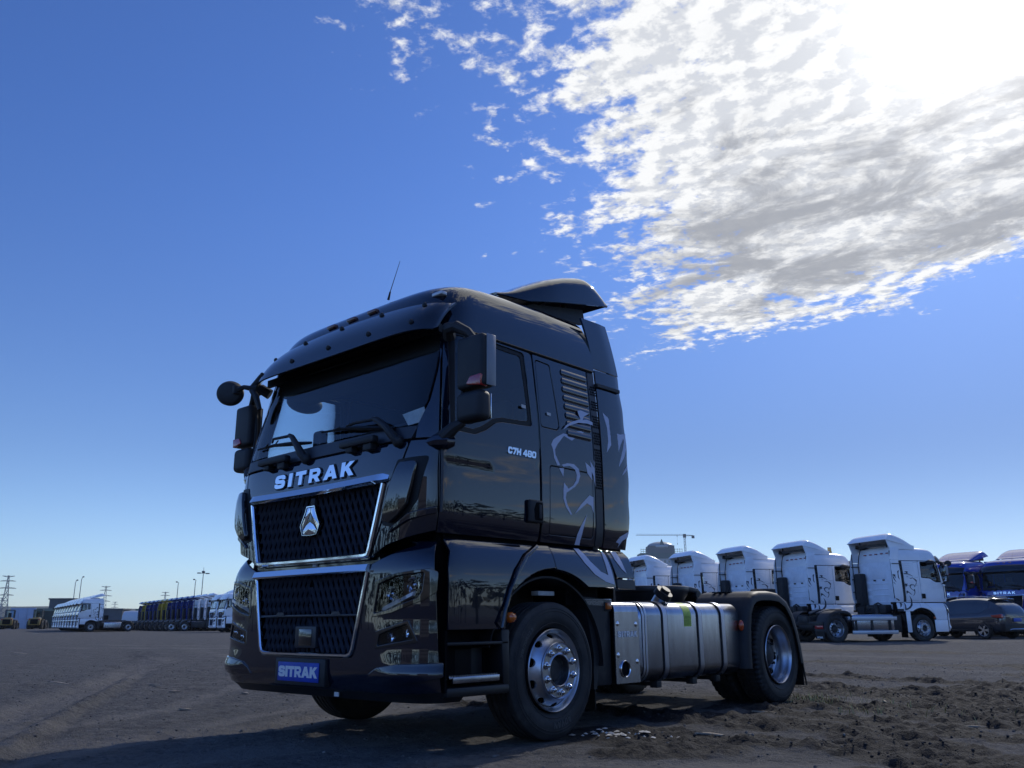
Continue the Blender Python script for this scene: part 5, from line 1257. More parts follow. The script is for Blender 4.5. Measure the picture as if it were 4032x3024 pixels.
def gheight(x, y):
    r = np.hypot(x-2, y-2); fine = np.clip(1-(r-18)/50, 0, 1)
    h = .05*(fbm(x*.12, y*.12, 3, 3)-.5)+.030*(fbm(x*.8, y*.8, 4, 9)-.5)*np.clip(r/4, .5, 1)
    c = churn(x, y)
    h = h+fine*(.036*(fbm(x*4, y*4, 5, 21, .62)-.5)+.016*(fbm(x*17, y*17, 3, 27, .6)-.5))
    lum = fbm(x*7, y*7, 4, 33, .6); rid = 1-np.abs(2*fbm(x*3.2, y*3.2, 4, 61, .6)-1)
    cr = fbm(x*11, y*11, 3, 35, .6); h = h+fine*np.clip(c*1.4, 0, 1)*(.15*np.clip(lum-.40, 0, 1)+.06*(rid-.75)+.07*np.clip(cr-.45, 0, 1))
    for pts, w, a in RU:
        d, _ = segd(x+.12*(fbm(x*2, y*2, 3, 5)-.5), y+.12*(fbm(x*2, y*2, 3, 6)-.5), pts)
        h = h+a*np.exp(-(d/w)**2)*(.2+1.6*fbm(x*7, y*7, 4, 8, .65))*fine-a*.5*np.exp(-((d-w*2)/w)**2)*fine
    # press the ground flat under the wheels
    for wx_, wy_ in ((1.13, 1.38), (-1.13, 1.38), (1.13, 5.2), (-1.13, 5.2)):
        k = np.exp(-(((x-wx_)/.32)**4+((y-wy_)/.45)**4)); h = h*(1-k)+(-.012)*k
    return h
def axis(lo, hi, step, far):
    a = list(np.arange(lo, hi+1e-6, step)); s_ = step; p = a[-1]
    while p < far: s_ *= 1.13; p += s_; a.append(p)
    s_ = step; p = a[0]; pre = []
    while p > -far: s_ *= 1.13; p -= s_; pre.append(p)
    return np.array(pre[::-1]+a)
ax_ = axis(-9.0, 7.5, .036, 6000); ay_ = axis(-2.2, 11.0, .036, 6000)
GX, GY = np.meshgrid(ax_, ay_)
# shear the fine zone is not needed: a plain rectangular sheet
GZ = gheight(GX.ravel(), GY.ravel()); nx_, ny_ = len(ax_), len(ay_)
co = np.stack([GX.ravel(), GY.ravel(), GZ], 1).astype(np.float32)
i0 = (np.arange(ny_-1)[:, None]*nx_+np.arange(nx_-1)[None, :]).ravel()
quads = np.stack([i0, i0+1, i0+1+nx_, i0+nx_], 1).astype(np.int32)
gm = bpy.data.meshes.new('ground'); gm.vertices.add(len(co)); gm.vertices.foreach_set('co', co.ravel())
gm.loops.add(quads.size); gm.loops.foreach_set('vertex_index', quads.ravel()); gm.polygons.add(len(quads)); gm.polygons.foreach_set('loop_start', np.arange(0, quads.size, 4, dtype=np.int32)); gm.polygons.foreach_set('loop_total', np.full(len(quads), 4, dtype=np.int32))
gm.update(calc_edges=True); gm.shade_smooth()
wet = churn(GX.ravel(), GY.ravel()).astype(np.float32); at_ = gm.attributes.new('mud', 'FLOAT', 'POINT'); at_.data.foreach_set('value', wet)
TR = [([(-26, 14), (-14, 9.5), (-6, 5.2), (-2.4, 1.6), (-.9, -1.2), (.3, -3.6)], .16), ([(-25, 12), (-13.5, 7.6), (-6.4, 3.6), (-3.4, .6), (-2.2, -1.8)], .16), ([(-40, 22), (-22, 22), (-8, 17.5), (2, 17), (20, 21)], .22), ([(-40, 24.5), (-22, 24.2), (-8, 19.8), (2, 19.2), (20, 23)], .22), ([(-60, 34), (-20, 36), (10, 30)], .4), ([(-60, 31), (-20, 33), (10, 27)], .4), ([(1.2, .2), (3.5, 1.6), (5.2, 4.0), (6.5, 8)], .16), ([(-1.5, 13), (4, 12), (10, 12.5)], .2)]
tk = np.zeros(len(GZ))
gx_, gy_ = GX.ravel(), GY.ravel(); wx_ = gx_+.25*(fbm(gx_*.9, gy_*.9, 2, 91)-.5); wy_ = gy_+.25*(fbm(gx_*.9, gy_*.9, 2, 92)-.5)
for pts, w in TR+[(p, w*1.5) for p, w, a in RU[1:]]:
    d, _ = segd(wx_, wy_, pts); k = np.exp(-(d/w)**4)*(.35+.9*fbm(gx_*1.5, gy_*1.5, 3, 95)); tk = np.maximum(tk, k)
a2_ = gm.attributes.new('track', 'FLOAT', 'POINT'); a2_.data.foreach_set('value', tk.astype(np.float32))
def dirtmat():
    m = bpy.data.materials.new('dirt'); m.use_nodes = True; t = m.node_tree; e = G(t); b = t.nodes['Principled BSDF']
    tcn = t.nodes.new('ShaderNodeTexCoord'); v_ = tcn.outputs['Object']
    at = t.nodes.new('ShaderNodeAttribute'); at.attribute_name = 'mud'; mud = at.outputs['Fac']
    n_big = e.noise(v_, .35, 5, .6); n_mid = e.noise(v_, 2.5, 6, .65); n_f = e.noise(v_, 22, 8, .7); n_g = e.noise(v_, 95, 4, .7)
    dry = e.mix(e.ss(n_mid, .35, .68), (.088, .085, .082, 1), (.158, .152, .146, 1))
    dry = e.mix(e.ss(n_big, .38, .66, 0, .7), dry, (.112, .112, .110, 1))
    dry = e.mix(e.ss(n_f, .50, .66, 0, .8), dry, (.048, .048, .050, 1))
    dry = e.mix(e.ss(n_g, .56, .70, 0, .7), dry, (.26, .25, .235, 1))
    n_c = e.noise(v_, 8, 6, .75)
    dry = e.mix(e.ss(n_c, .50, .64, 0, .65), dry, (.055, .054, .056, 1))
    at2 = t.nodes.new('ShaderNodeAttribute'); at2.attribute_name = 'track'
    dry = e.mix(e.m('MULTIPLY', at2.outputs['Fac'], .62, clamp=True), dry, (.20, .188, .172, 1))
    wetc = e.mix(e.ss(n_f, .35, .65), (.012, .012, .014, 1), (.034, .033, .034, 1))
    f = e.ss(e.m('ADD', mud, e.m('MULTIPLY', e.m('SUBTRACT', n_mid, .5), 1.2)),   .10, .38)
    c_ = e.mix(f, dry, wetc)
    t.links.new(c_, b.inputs['Base Color'])
    t.links.new(e.mix(f, (.95, .95, .95, 1), (.80, .80, .80, 1)), b.inputs['Roughness']); b.inputs['Specular IOR Level'].default_value = .18
    bn = t.nodes.new('ShaderNodeBump'); bn.inputs['Strength'].default_value = .9; bn.inputs['Distance'].default_value = .05
    hh = e.m('ADD', e.m('MULTIPLY', n_f, 1.0), e.m('MULTIPLY', n_g, .35)); hh = e.m('ADD', hh, e.m('MULTIPLY', e.noise(v_, 6, 6, .65), 1.6))
    t.links.new(hh, bn.inputs['Height']); t.links.new(bn.outputs[0], b.inputs['Normal']); return m
DIRT = dirtmat(); gm.materials.append(DIRT)
ground = obj('ground', gm); tag(ground, kind='structure')
# clods of soil, crumbs and pebbles lying loose
def lump(n_sub=1):
    bm = bmesh.new(); bmesh.ops.create_icosphere(bm, subdivisions=n_sub, radius=1.); V = np.array([v.co[:] for v in bm.verts]); F = [tuple(v.index for v in f.verts) for f in bm.faces]; bm.free(); return V, F
LV, LF = lump(1); LV2, LF2 = lump(2)
def scatter(name, n, area_fn, smin, smax, m, seed, big=False):
    r_ = np.random.default_rng(seed); Vs = []; Fs = []; k = 0; bV, bF = (LV2, LF2) if big else (LV, LF); bF = np.array(bF)
    P_ = area_fn(r_, n); z = gheight(P_[:, 0], P_[:, 1])
    for (x, y), zz in zip(P_, z):
        s_ = smin+(smax-smin)*r_.random()**3; A = bV*(1+.35*(r_.random((len(bV), 1))-.5))
        a = r_.random()*6.28; ca, sa = cos(a), sin(a); A = A*np.array([1, .6+.5*r_.random(), .45+.4*r_.random()])*s_
        A = np.stack([A[:, 0]*ca-A[:, 1]*sa, A[:, 0]*sa+A[:, 1]*ca, A[:, 2]], 1)+np.array([x, y, zz+s_*.15])
        Vs.append(A); Fs.append(bF+k); k += len(bV)
    V = np.concatenate(Vs); F = np.concatenate(Fs); me = bpy.data.meshes.new(name); me.from_pydata(V.tolist(), [], F.tolist()); me.materials.append(m); me.shade_flat() if not big else me.shade_smooth()
    o = obj(name, me); tag(o, kind='stuff'); return o
def inchurn(r_, n):
    out = []; 
    while len(out) < n:
        p = np.stack([r_.uniform(-1, 8, 4000), r_.uniform(.5, 13, 4000)], 1); c_ = churn(p[:, 0], p[:, 1]); out += p[c_ > .25+.5*r_.random(4000)].tolist()
    return np.array(out[:n])
def around(r_, n): return np.stack([r_.uniform(-14, 8, n), r_.uniform(-2.5, 16, n)], 1)
CLOD = mat('soil_clod', (.042, .041, .042), .95, spec=.15, var=.5, vscale=9)
CRUMB = mat('dry_crumb', (.13, .125, .118), .95, spec=.15, var=.5, vscale=3)
tag(scatter('soil_clods', 6000, inchurn, .003, .016, CLOD, 5), 'dark lumps of soil in the churned ruts', 'soil')
tag(scatter('dry_crumbs', 9000, around, .003, .017, CRUMB, 6), 'small dry crumbs of earth and gravel', 'gravel')
def bladefield(name, spots, m, hmin, hmax, seed, wid=.004):
    r_ = np.random.default_rng(seed); mb = MB()
    for (cx_, cy_, n, rad) in spots:
        for k in range(n):
            a = r_.random()*6.28; d = rad*r_.random()**.7; x, y = cx_+d*cos(a), cy_+d*sin(a)*.7; z = float(gheight(np.array([x]), np.array([y]))[0])-.005
            h_ = hmin+(hmax-hmin)*r_.random(); b_ = r_.random()*6.28; le = h_*(.3+.9*r_.random()); w = wid*(.6+.8*r_.random()); px_, py_ = -sin(b_)*w, cos(b_)*w
            q = [(x-px_, y-py_, z), (x+px_, y+py_, z), (x+cos(b_)*le*.35+px_*.7, y+sin(b_)*le*.35+py_*.7, z+h_*.65), (x+cos(b_)*le*.35-px_*.7, y+sin(b_)*le*.35-py_*.7, z+h_*.65), (x+cos(b_)*le, y+sin(b_)*le, z+h_*.85)]
            mb.add(q, [(0, 1, 2, 3), (3, 2, 4)])
    o = mb.build(name, m, sharp=180); tag(o, kind='stuff'); return o
GR = mat('dry_grass', (.34, .29, .11), .8, var=.4, vscale=8)
tag(bladefield('dry_grass', [(1.45, 5.35, 70, .30), (1.75, 5.15, 60, .25), (1.15, 5.75, 30, .25), (2.3, 4.7, 26, .25), (2.0, 5.6, 25, .4), (2.6, 5.2, 20, .5), (3.2, 4.6, 10, .6), (1.4, 6.6, 10, .5)], GR, .03, .11, 3), 'yellow dry grass tuft beside the rear wheel', 'grass')
tag(bladefield('straw_litter', [(3, 5, 90, 3.5), (-4, 2, 120, 5), (2, 2.5, 40, 1.5), (-8, 8, 120, 8)], mat('straw', (.30, .26, .18), .8), .004, .012, 4, .0035), 'short pale straw litter lying on the dirt', 'straw')
# splinters of wood and scraps (things)
SPL = [(-8.21, 1.4, .50, .035, 15), (-5.59, 1.87, .16, .05, 80), (-4.6, 2.3, .12, .04, 10), (-3.26, .81, .14, .03, 35), (-6.86, 2.17, .62, .03, 175), (-23.8, 6.1, .7, .08, 20), (1.65, 4.11, .34, .02, 18), (2.08, 2.25, .22, .045, 25), (2.35, 2.45, .20, .02, -20), (3.43, 4.04, .3, .02, 60), (2.05, 5.95, .18, .02, -60), (-4.2, 2.6, .10, .04, 60), (-9.5, 4.2, .3, .03, 40)]
wm_ = mat('splinter_wood', (.30, .25, .19), .85, var=.3, vscale=20)
for k, (x, y, L_, w_, a) in enumerate(SPL):
    z = float(gheight(np.array([x]), np.array([y]))[0]); mb = MB(); M_ = Matrix.Translation((x, y, z+w_*.15)) @ Matrix.Rotation(radians(a), 4, 'Z') @ Matrix.Rotation(radians(3), 4, 'Y')
    mb.add([(-L_/2, -w_/3, 0), (-L_*.1, -w_/2, 0), (L_/2, -w_*.1, 0), (L_*.42, w_*.3, 0), (0, w_/2, 0), (-L_*.45, w_*.25, 0)]+[(-L_/2, -w_/3, .012), (-L_*.1, -w_/2, .014), (L_/2, -w_*.1, .008), (L_*.42, w_*.3, .01), (0, w_/2, .016), (-L_*.45, w_*.25, .01)],
           [(0, 5, 4, 3, 2, 1), (6, 7, 8, 9, 10, 11)]+[(i, (i+1) % 6, 6+(i+1) % 6, 6+i) for i in range(6)], M_)
    tag(mb.build('wood_splinter', wm_), 'pale flat splinter of wood lying on the dirt', 'splinter', 'wood splinters scattered on the dirt')
mb = MB(); r_ = np.random.default_rng(8)
for k in range(46):
    x = 1.58+r_.normal()*.16; y = 1.80+r_.normal()*.085; z = float(gheight(np.array([x]), np.array([y]))[0])+.004; s_ = .012+.03*r_.random(); a = r_.random()*6.28
    A = [(s_*cos(a+t)*(0.6+.6*r_.random()), s_*sin(a+t)*(.6+.6*r_.random()), .008*r_.random()) for t in (0, 1.2, 2.5, 3.7, 5)]
    mb.add([(x+p[0], y+p[1], z+p[2]) for p in A]+[(x, y, z+.014)], [(i, (i+1) % 5, 5) for i in range(5)])
tag(mb.build('white_scraps', mat('white_scrap', (.42, .41, .38), .8, var=.2, vscale=30)), 'patch of crumbled white scraps on the dirt before the steel cover', 'scraps')
# ================================================================== OTHER TRUCKS
def place(x, y, rz, swap, label, group, skip=(), cat='truck'):
    t = clone(truck, None, skip, swap); t.name = 'tractor_truck'; t.location = (x, y, 0); t.rotation_euler = (0, 0, rz)
    tag(t, label, cat, group); return t
WHR = mat('white_rear_paint', (.80, .83, .90), .4, var=.05)
SWW = {'black_paint': WHITE, 'visor_black': WHITE, 'rear_wall_paint': WHR, 'grey_decal': DECALD}
SWB = {'black_paint': BLUE, 'rear_wall_paint': BLUEM, 'gloss_black': BLUEM}
SWB2 = {'black_paint': BLUEM, 'rear_wall_paint': BLUEM, 'grey_decal': DECALD, 'gloss_black': BLUEM}
SWY = {'black_paint': YELLOW, 'rear_wall_paint': YELLOW, 'grey_decal': DECALD, 'visor_black': YELLOW}
NEARSKIP = ('sticker', 'radar_frame', 'radar_cover', 'camera_pod', 'filter_label', 'wood_splinter', 'visor_bolt', 'label_text', 'dash_paper', 'emblem_rim', 'sidewall_ring', 'tyre_letter', 'letter_base', 'number_plate')
MAJOR = {'hood_panel', 'windscreen', 'pillar_panel', 'corner_panel', 'air_deflector', 'upper_grille', 'lower_grille', 'bumper_assembly', 'headlight', 'fog_light', 'door', 'quarter_panel', 'quarter_window', 'locker_flap', 'vent_strip', 'side_deflector', 'upper_side_deflector', 'front_side_panel', 'wheel_arch', 'fender_panel', 'fender_rear_panel', 'fender_rear_trim', 'wheel_house', 'mirror', 'front_mirror', 'roof', 'roof_rear', 'sun_visor', 'roof_spoiler', 'rear_wall', 'air_intake', 'chassis_frame', 'driveline', 'chassis_box_filler', 'fifth_wheel', 'fuel_tank', 'rear_fender', 'front_wheel', 'rear_wheel', 'lion_decal', 'front_bulkhead', 'cab_floor', 'headliner', 'dashboard', 'inner_lining', 'cowl_panel', 'step_assembly', 'deflector_bracket', 'front_lettering', 'antenna', 'silencer_box', 'rear_mudguard', 'engine_tunnel'}
FARSUB = ('wheel_nut', 'sticker', 'radar_frame', 'radar_cover', 'camera_pod', 'emblem_rim', 'emblem_facet', 'reflector', 'projector', 'light_strip', 'divider', 'lamp_wall', 'lamp_bowl', 'handle_recess', 'handle_grip', 'tyre_letter', 'sidewall_ring', 'vent_holes', 'vent_hole', 'visor_bolt', 'mirror_glass', 'mirror_trim', 'repeater_lamp', 'filler_neck', 'filler_cap', 'tank_label', 'label_text', 'tank_weld', 'step_tread', 'step_box', 'flap_letter', 'fender_step', 'fender_stay', 'side_marker', 'coupling_bracket', 'hub_cap', 'hand_hole', 'grille_divider', 'letter_base', 'letter', 'lamp_brow', 'tail_lamp', 'brake_drum', 'inner_tyre', 'rim_barrel', 'plate_skirt', 'mirror_base')
allnames = {c.name.split('.')[0] for c in KIDS[truck.name]}
FARSKIP = tuple(allnames-MAJOR)+FARSUB
GRW = 'white tractor trucks parked in a row on the right'
R5 = [(-6.06, 33.54), (-9.57, 33.85), (-12.70, 34.5), (-15.82, 35.31), (-18.99, 36.06)]
RL = ['white tractor truck with dark lion decal and silver side bars, rightmost of the white row', 'white tractor truck with amber beacon on its roof and a spare wheel behind the cab',
      'white tractor truck third from the right in the right hand row', 'white tractor truck second from the left of the right hand row, seen from behind', 'white tractor truck half hidden behind the cab of the black truck, below the domed building']
rt = []
for k, (x, y) in enumerate(R5):
    rt.append(place(x, y, 2.5901, SWW, RL[k], GRW, NEARSKIP if k < 2 else NEARSKIP+FARSUB[:8]))
for t_ in rt:
    for c_ in t_.children:
        if c_.name.startswith('roof_spoiler'): c_.scale = (1.10, 1, 1)
    for sg in (1, -1): MB().prism([(1.25, 3.45), (2.40, 3.48), (2.53, 3.86), (2.30, 3.80), (1.5, 3.64), (1.25, 3.60)], 1.125, 1.15, 'x').build('spoiler_side', WHITE, t_, sg=sg)
def attach(name, mb, m, parent): o = mb.build(name, m, parent); return o
# side guard bars and mudguard skirt on the nearest one (right side), beacon + spare wheel on the next
mb = MB(); mb.box(-1.30, -1.25, 2.55, 4.55, .80, .93, .01); mb.box(-1.30, -1.25, 2.55, 4.55, .30, .43, .01)
attach('side_guard', mb, mat('guard_bar', (.50, .53, .58), .35, metal=.5), rt[0])
mb = MB()
for y in (2.8, 3.6, 4.3): mb.box(-1.26, -1.22, y, y+.06, .3, .93)
attach('guard_post', mb, STEEL, rt[0])
mb = MB(); mb.box(-1.22, -.6, 2.6, 4.5, .36, 1.02, .09); attach('side_tank', mb, ALU, rt[0])
mb = MB(); mb.box(-1.22, -.6, 2.6, 4.5, .36, 1.02, .09); attach('side_tank', mb, ALU, rt[1])
mb = MB(); mb.box(-1.315, -1.29, 1.93, 2.12, .35, 1.12, .01); attach('mudguard_skirt', mb, WHITE, rt[0])
mb = MB(); mb.box(-1.31, -1.28, .25, .85, .36, .80, .01); attach('step_cover', mb, WHITE, rt[0]); 
mb = MB(); mb.cyl((-.75, .95, 3.57), (-.75, .95, 3.62), .10, 14); mb.cyl((-.75, .95, 3.62), (-.75, .95, 3.80), .085, 14, .075); attach('beacon', mb, mat('beacon_amber', (.55, .32, .06), .25, coat=1.), rt[1])
sw = empty('spare_wheel'); M_ = rt[1].matrix_basis @ Vector((-.55, 4.2, 1.42)); sw.location = M_; sw.rotation_euler = (radians(3), radians(90), 2.59)
tag(sw, 'spare truck wheel lying flat on the white truck with the amber beacon', 'wheel')
index_kids(wr)
for ch in wr.children: clone(ch, sw, ('inner_tyre', 'hub', 'wheel_nut', 'sidewall_ring'))
mb = MB(); rr_ = .515
mb.V = []; rows = []
for a in np.linspace(-.06, .06, 3): rows.append([(.01, 0+a*.3, -.42), (.012, a*.5, -.515), (-.15, a*.5, -.525), (-.31, a*.5, -.51)])
mb.loft(rows); o = mb.build('lashing_strap', WHITEL, sw)
# blue pair
GB = 'blue tractor trucks at the right edge'
b1 = place(-8.06, 42.19, -.3396, SWB, 'blue tractor truck behind the dark car, its cab partly hidden by the white truck', GB, NEARSKIP)
b2 = place(-5.20, 42.02, -.3396, SWB, 'blue tractor truck cut by the right edge of the picture', GB, NEARSKIP)
# left hand rows
GL1 = 'white tractor trucks parked side by side far on the left'
Wp = [(-95.1, 35.5), (-98.3, 36.4), (-101.5, 37.3), (-104.6, 38.2), (-107.8, 39.1), (-111.0, 40.0), (-114.1, 40.9), (-117.3, 41.8), (-120.5, 42.7), (-123.7, 43.6)]
for k, (x, y) in enumerate(Wp):
    lb = 'white tractor truck with lion decal at the near end of the far left row' if k == 0 else 'white truck front, %s from the right in the far left row' % ['', 'second', 'third', 'fourth', 'fifth', 'sixth', 'seventh', 'eighth', 'ninth', 'tenth'][k]
    place(x, y, 6.0039, SWW, lb, GL1, FARSKIP)
for k, (x, y) in enumerate([(-70.1, 38.6), (-73.3, 39.5)]):
    place(x, y, 6.0039, SWW, ['white tractor truck facing left just beside the black truck bumper', 'white tractor truck front peeking out left of the one beside the black truck bumper'][k], 'white cabs facing left beside the black truck', FARSKIP)
Cp = [(-85.8, 48.7), (-89.0, 49.6), (-92.2, 50.5), (-95.3, 51.4), (-98.5, 52.3), (-101.7, 53.2), (-104.9, 54.1), (-108.0, 55.0), (-111.2, 55.9), (-114.4, 56.8), (-117.5, 57.7), (-120.7, 58.6), (-123.9, 59.5), (-127.1, 60.4), (-130.2, 61.3)]
pal = 'WWWBBBBBYYBBBYB'; cnt = {}
CN = {'W': ['white three axle truck with silver tank at the near end of the coloured row', 'white truck second from the near end of the coloured row', 'white truck third from the near end, next to the first blue one'],
      'B': ['blue truck in the coloured row, %s left of the white ones' % q_ for q_ in ('first', 'second', 'third', 'fourth', 'fifth')]+['blue truck in the coloured row, %s left of the yellow pair' % q_ for q_ in ('first', 'second', 'third')]+['blue truck at the far left end of the coloured row'],
      'Y': ['yellow truck right of the three blue ones in the far coloured row', 'yellow truck left of its yellow neighbour in the far coloured row', 'yellow truck second from the far left end of the coloured row']}
extw = None
for k, (x, y) in enumerate(Cp):
    ch = pal[k]; i = cnt.get(ch, 0); cnt[ch] = i+1
    t = place(x, y, 2.8798, {'W': SWW, 'B': SWB2, 'Y': SWY}[ch], CN[ch][i], 'three axle trucks of mixed colours in a long row', FARSKIP+('lion_decal',) if ch != 'W' else FARSKIP)
    # second rear axle
    mb = MB(); mb.box(-.40, -.32, 5.7, 7.2, .72, .98); mb.box(.32, .40, 5.7, 7.2, .72, .98); mb.box(-.4, .4, 7.1, 7.2, .74, .96); mb.build('frame_extension', STEEL, t)
    for sg in (1, -1):
        c = clone(wr, t, FARSUB); c.location = (1.262*sg, 6.55, .498); c.rotation_euler = (0, 0, 0 if sg > 0 else pi)
# ================================================================== SUV
def suv():
    root = empty('parked_car'); tag(root, 'dark grey crossover car seen from behind between the white truck and the blue ones', 'car')
    PAINT = mat('car_paint', (.035, .040, .052), .14, coat=1., spec=.6)
    # y forward from rear (0) to front (4.7); stations: y, half width low, half width glass, z belt, z roof
    st = [(0.0, .70, .50, .98, .99), (.06, .80, .62, 1.02, 1.12), (.30, .90, .70, 1.04, 1.42), (.75, .925, .68, 1.03, 1.62), (1.3, .935, .67, 1.01, 1.68), (2.0, .94, .67, .98, 1.69), (2.6, .94, .66, .96, 1.64), (3.1, .935, .66, .95, 1.40), (3.45, .925, .74, .95, 1.10), (3.8, .91, .70, .93, 1.00), (4.3, .86, .60, .86, .90), (4.62, .74, .45, .70, .72)]
    f = [herm([(s[0], s[k]) for s in st]) for k in (1, 2, 3, 4)]
    mb = MB(); rows = []
    for y in np.linspace(0, 4.62, 50):
        w, g_, zb, zr = [float(q(y)) for q in f]; pts = [(w*.86, .30), (w*.97, .42), (w, .62), (w*.985, .80), (w*.96, zb)]
        pts += [(w*.95, zb+.01), (g_+(w-g_)*.35, zb+(zr-zb)*.55), (g_, zb+(zr-zb)*.90), (g_*.8, zr), (g_*.4, zr+.012), (0, zr+.015)]
        r = [(x, y, z) for x, z in pts]; rows.append(r+[(-x, y, z) for x, y, z in r[::-1][1:]])
    mb.loft(rows); mb.F.append(tuple(range(len(rows[0])))[::-1]); mb.F.append(tuple(range(len(mb.V)-len(rows[0]), len(mb.V))))
    o = mb.build('body', PAINT, root, sharp=38); fixn(o.data)
    GL_ = mat('car_glass', (.012, .014, .018), .04, coat=1., spec=.8)
    for sg in (1, -1):
        mb = MB(); rr2 = []
        for y in np.linspace(.62, 3.1, 26):
            w, g_, zb, zr = [float(q(y)) for q in f]; t0, t1 = .08, .80
            if y < 1.0: t0 += (1.0-y)*.9
            a = lambda t: ((w*.95+(g_+(w-g_)*.35-w*.95)*(t/.55)) if t < .55 else (g_+(w-g_)*.35+(g_-(g_+(w-g_)*.35))*((t-.55)/.35)))+.006
            if t0 >= t1: continue
            rr2.append([(a(t), y, zb+(zr-zb)*t) for t in np.linspace(t0, t1, 6)])
        mb.loft(rr2); o = mb.build('side_window', GL_, root, sg=sg); fixn(o.data)
        mb = MB(); mb.box(.90, .955, .9, 3.3, .975, .99); mb.build('chrome_strip', CHROME, root, sg=sg) if False else None
        mb = MB(); mb.tube([(.62, .75, 1.70), (.64, 1.4, 1.76), (.64, 2.4, 1.75), (.62, 2.9, 1.66)], .022, 6); mb.build('roof_rail', ALUF, root, sg=sg)
        mb = MB(); mb.lathe([(.345, -.02), (.42, -.02), (.44, .03), (.42, .035)], 40, 'x', (.90, .93, .37), arc=(radians(-30), radians(210))); mb.build('arch_trim', PLAST, root, sg=sg)
        mb = MB(); mb.lathe([(.345, -.02), (.42, -.02), (.44, .03), (.42, .035)], 40, 'x', (.90, 3.66, .37), arc=(radians(-30), radians(210))); mb.build('arch_trim', PLAST, root, sg=sg)
        mb = MB(); mb.prism([(.0, .84), (.02, 1.0), (.50, .96), (.42, .88)], .80, .935, 'x', bev=.01); mb.build('tail_lamp', REDL, root, sg=sg)
        mb = MB(); mb.box(.92, .948, .75+.4, 3.3, .30, .40, .01); mb.build('sill', PLAST, root, sg=sg)
        for y in (.93, 3.66):
            w = empty('wheel'); w.parent = root; w.location = (.93*sg, y, .36); w.rotation_euler = (0, 0, 0 if sg > 0 else pi)
            mb = MB(); mb.lathe([(.24, -.2), (.335, -.21), (.36, -.17), (.362, -.05), (.345, -.01), (.30, .0), (.245, -.01)], 40, 'x'); o = mb.build('tyre', RUBBER, w); fixn(o.data)
            mb = MB(); mb.lathe([(.25, -.01), (.235, -.02), (.22, -.09), (.0, -.10)], 32, 'x'); mb.build('rim_back', DARK, w)
            mb = MB()
            for k in range(5):
                a = 2*pi*k/5; 
                for d_ in (-.16, .16): mb.add([(-.02, .05*cos(a-.5), .05*sin(a-.5)), (-.02, .05*cos(a+.5), .05*sin(a+.5)), (-.012, .24*cos(a+d_+.09), .24*sin(a+d_+.09)), (-.012, .24*cos(a+d_-.09), .24*sin(a+d_-.09))], [(0, 1, 2, 3)])
            mb.lathe([(.232, -.012), (.246, -.004), (.25, -.012)], 40, 'x'); mb.lathe([(0, -.008), (.06, -.014)], 16, 'x'); mb.build('rim', ALUF, w)
    mb = MB(); rr2 = []
    for t in np.linspace(0, 1, 8):
        y = .09+.50*t; zr = 1.10+.42*t; w = .66-.06*t; rr2.append([(-w, y-.012, zr), (0, y-.035, zr+.0), (w, y-.012, zr)])
    mb.loft(rr2); o = mb.build('rear_window', GL_, root); fixn(o.data)
    mb = MB(); mb.prism([(.42, 1.58), (.40, 1.64), (.80, 1.70), (.80, 1.66)], -.60, .60, 'x', bev=.01); mb.build('rear_spoiler', PAINT, root)
    mb = MB(); mb.box(-.85, .85, -.06, .2, .30, .62, .05); mb.build('rear_bumper', PLAST, root)
    mb = MB(); mb.tube([(-.62, -.07, .36), (-.5, -.08, .40), (.5, -.08, .40), (.62, -.07, .36)], .02, 6); mb.build('skid_trim', CHROME, root)
    mb = MB(); mb.box(-.80, .80, -.035, .02, .90, .915); mb.build('lamp_strip', CHROME, root)
    mb = MB(); mb.box(-.24, .24, -.045, -.02, .70, .84, .004); mb.build('plate', mat('car_plate', (.02, .09, .42), .4), root)
    mb = MB(); mb.box(-1.08, -.93, 2.85, 2.95, 1.05, 1.20, .03); mb.box(.93, 1.08, 2.85, 2.95, 1.05, 1.20, .03); mb.build('door_mirror', PAINT, root)
    return root
car = suv()
hh_ = radians(157.2); cc_, ss_ = cos(hh_-pi/2), sin(hh_-pi/2)
# rear left wheel (local -x) stands at (-5.2, 37.3)
lx, ly = -.93, .93; car.rotation_euler = (0, 0, hh_-pi/2); car.location = (-5.12-(cc_*lx-ss_*ly), 37.35-(ss_*lx+cc_*ly), 0)

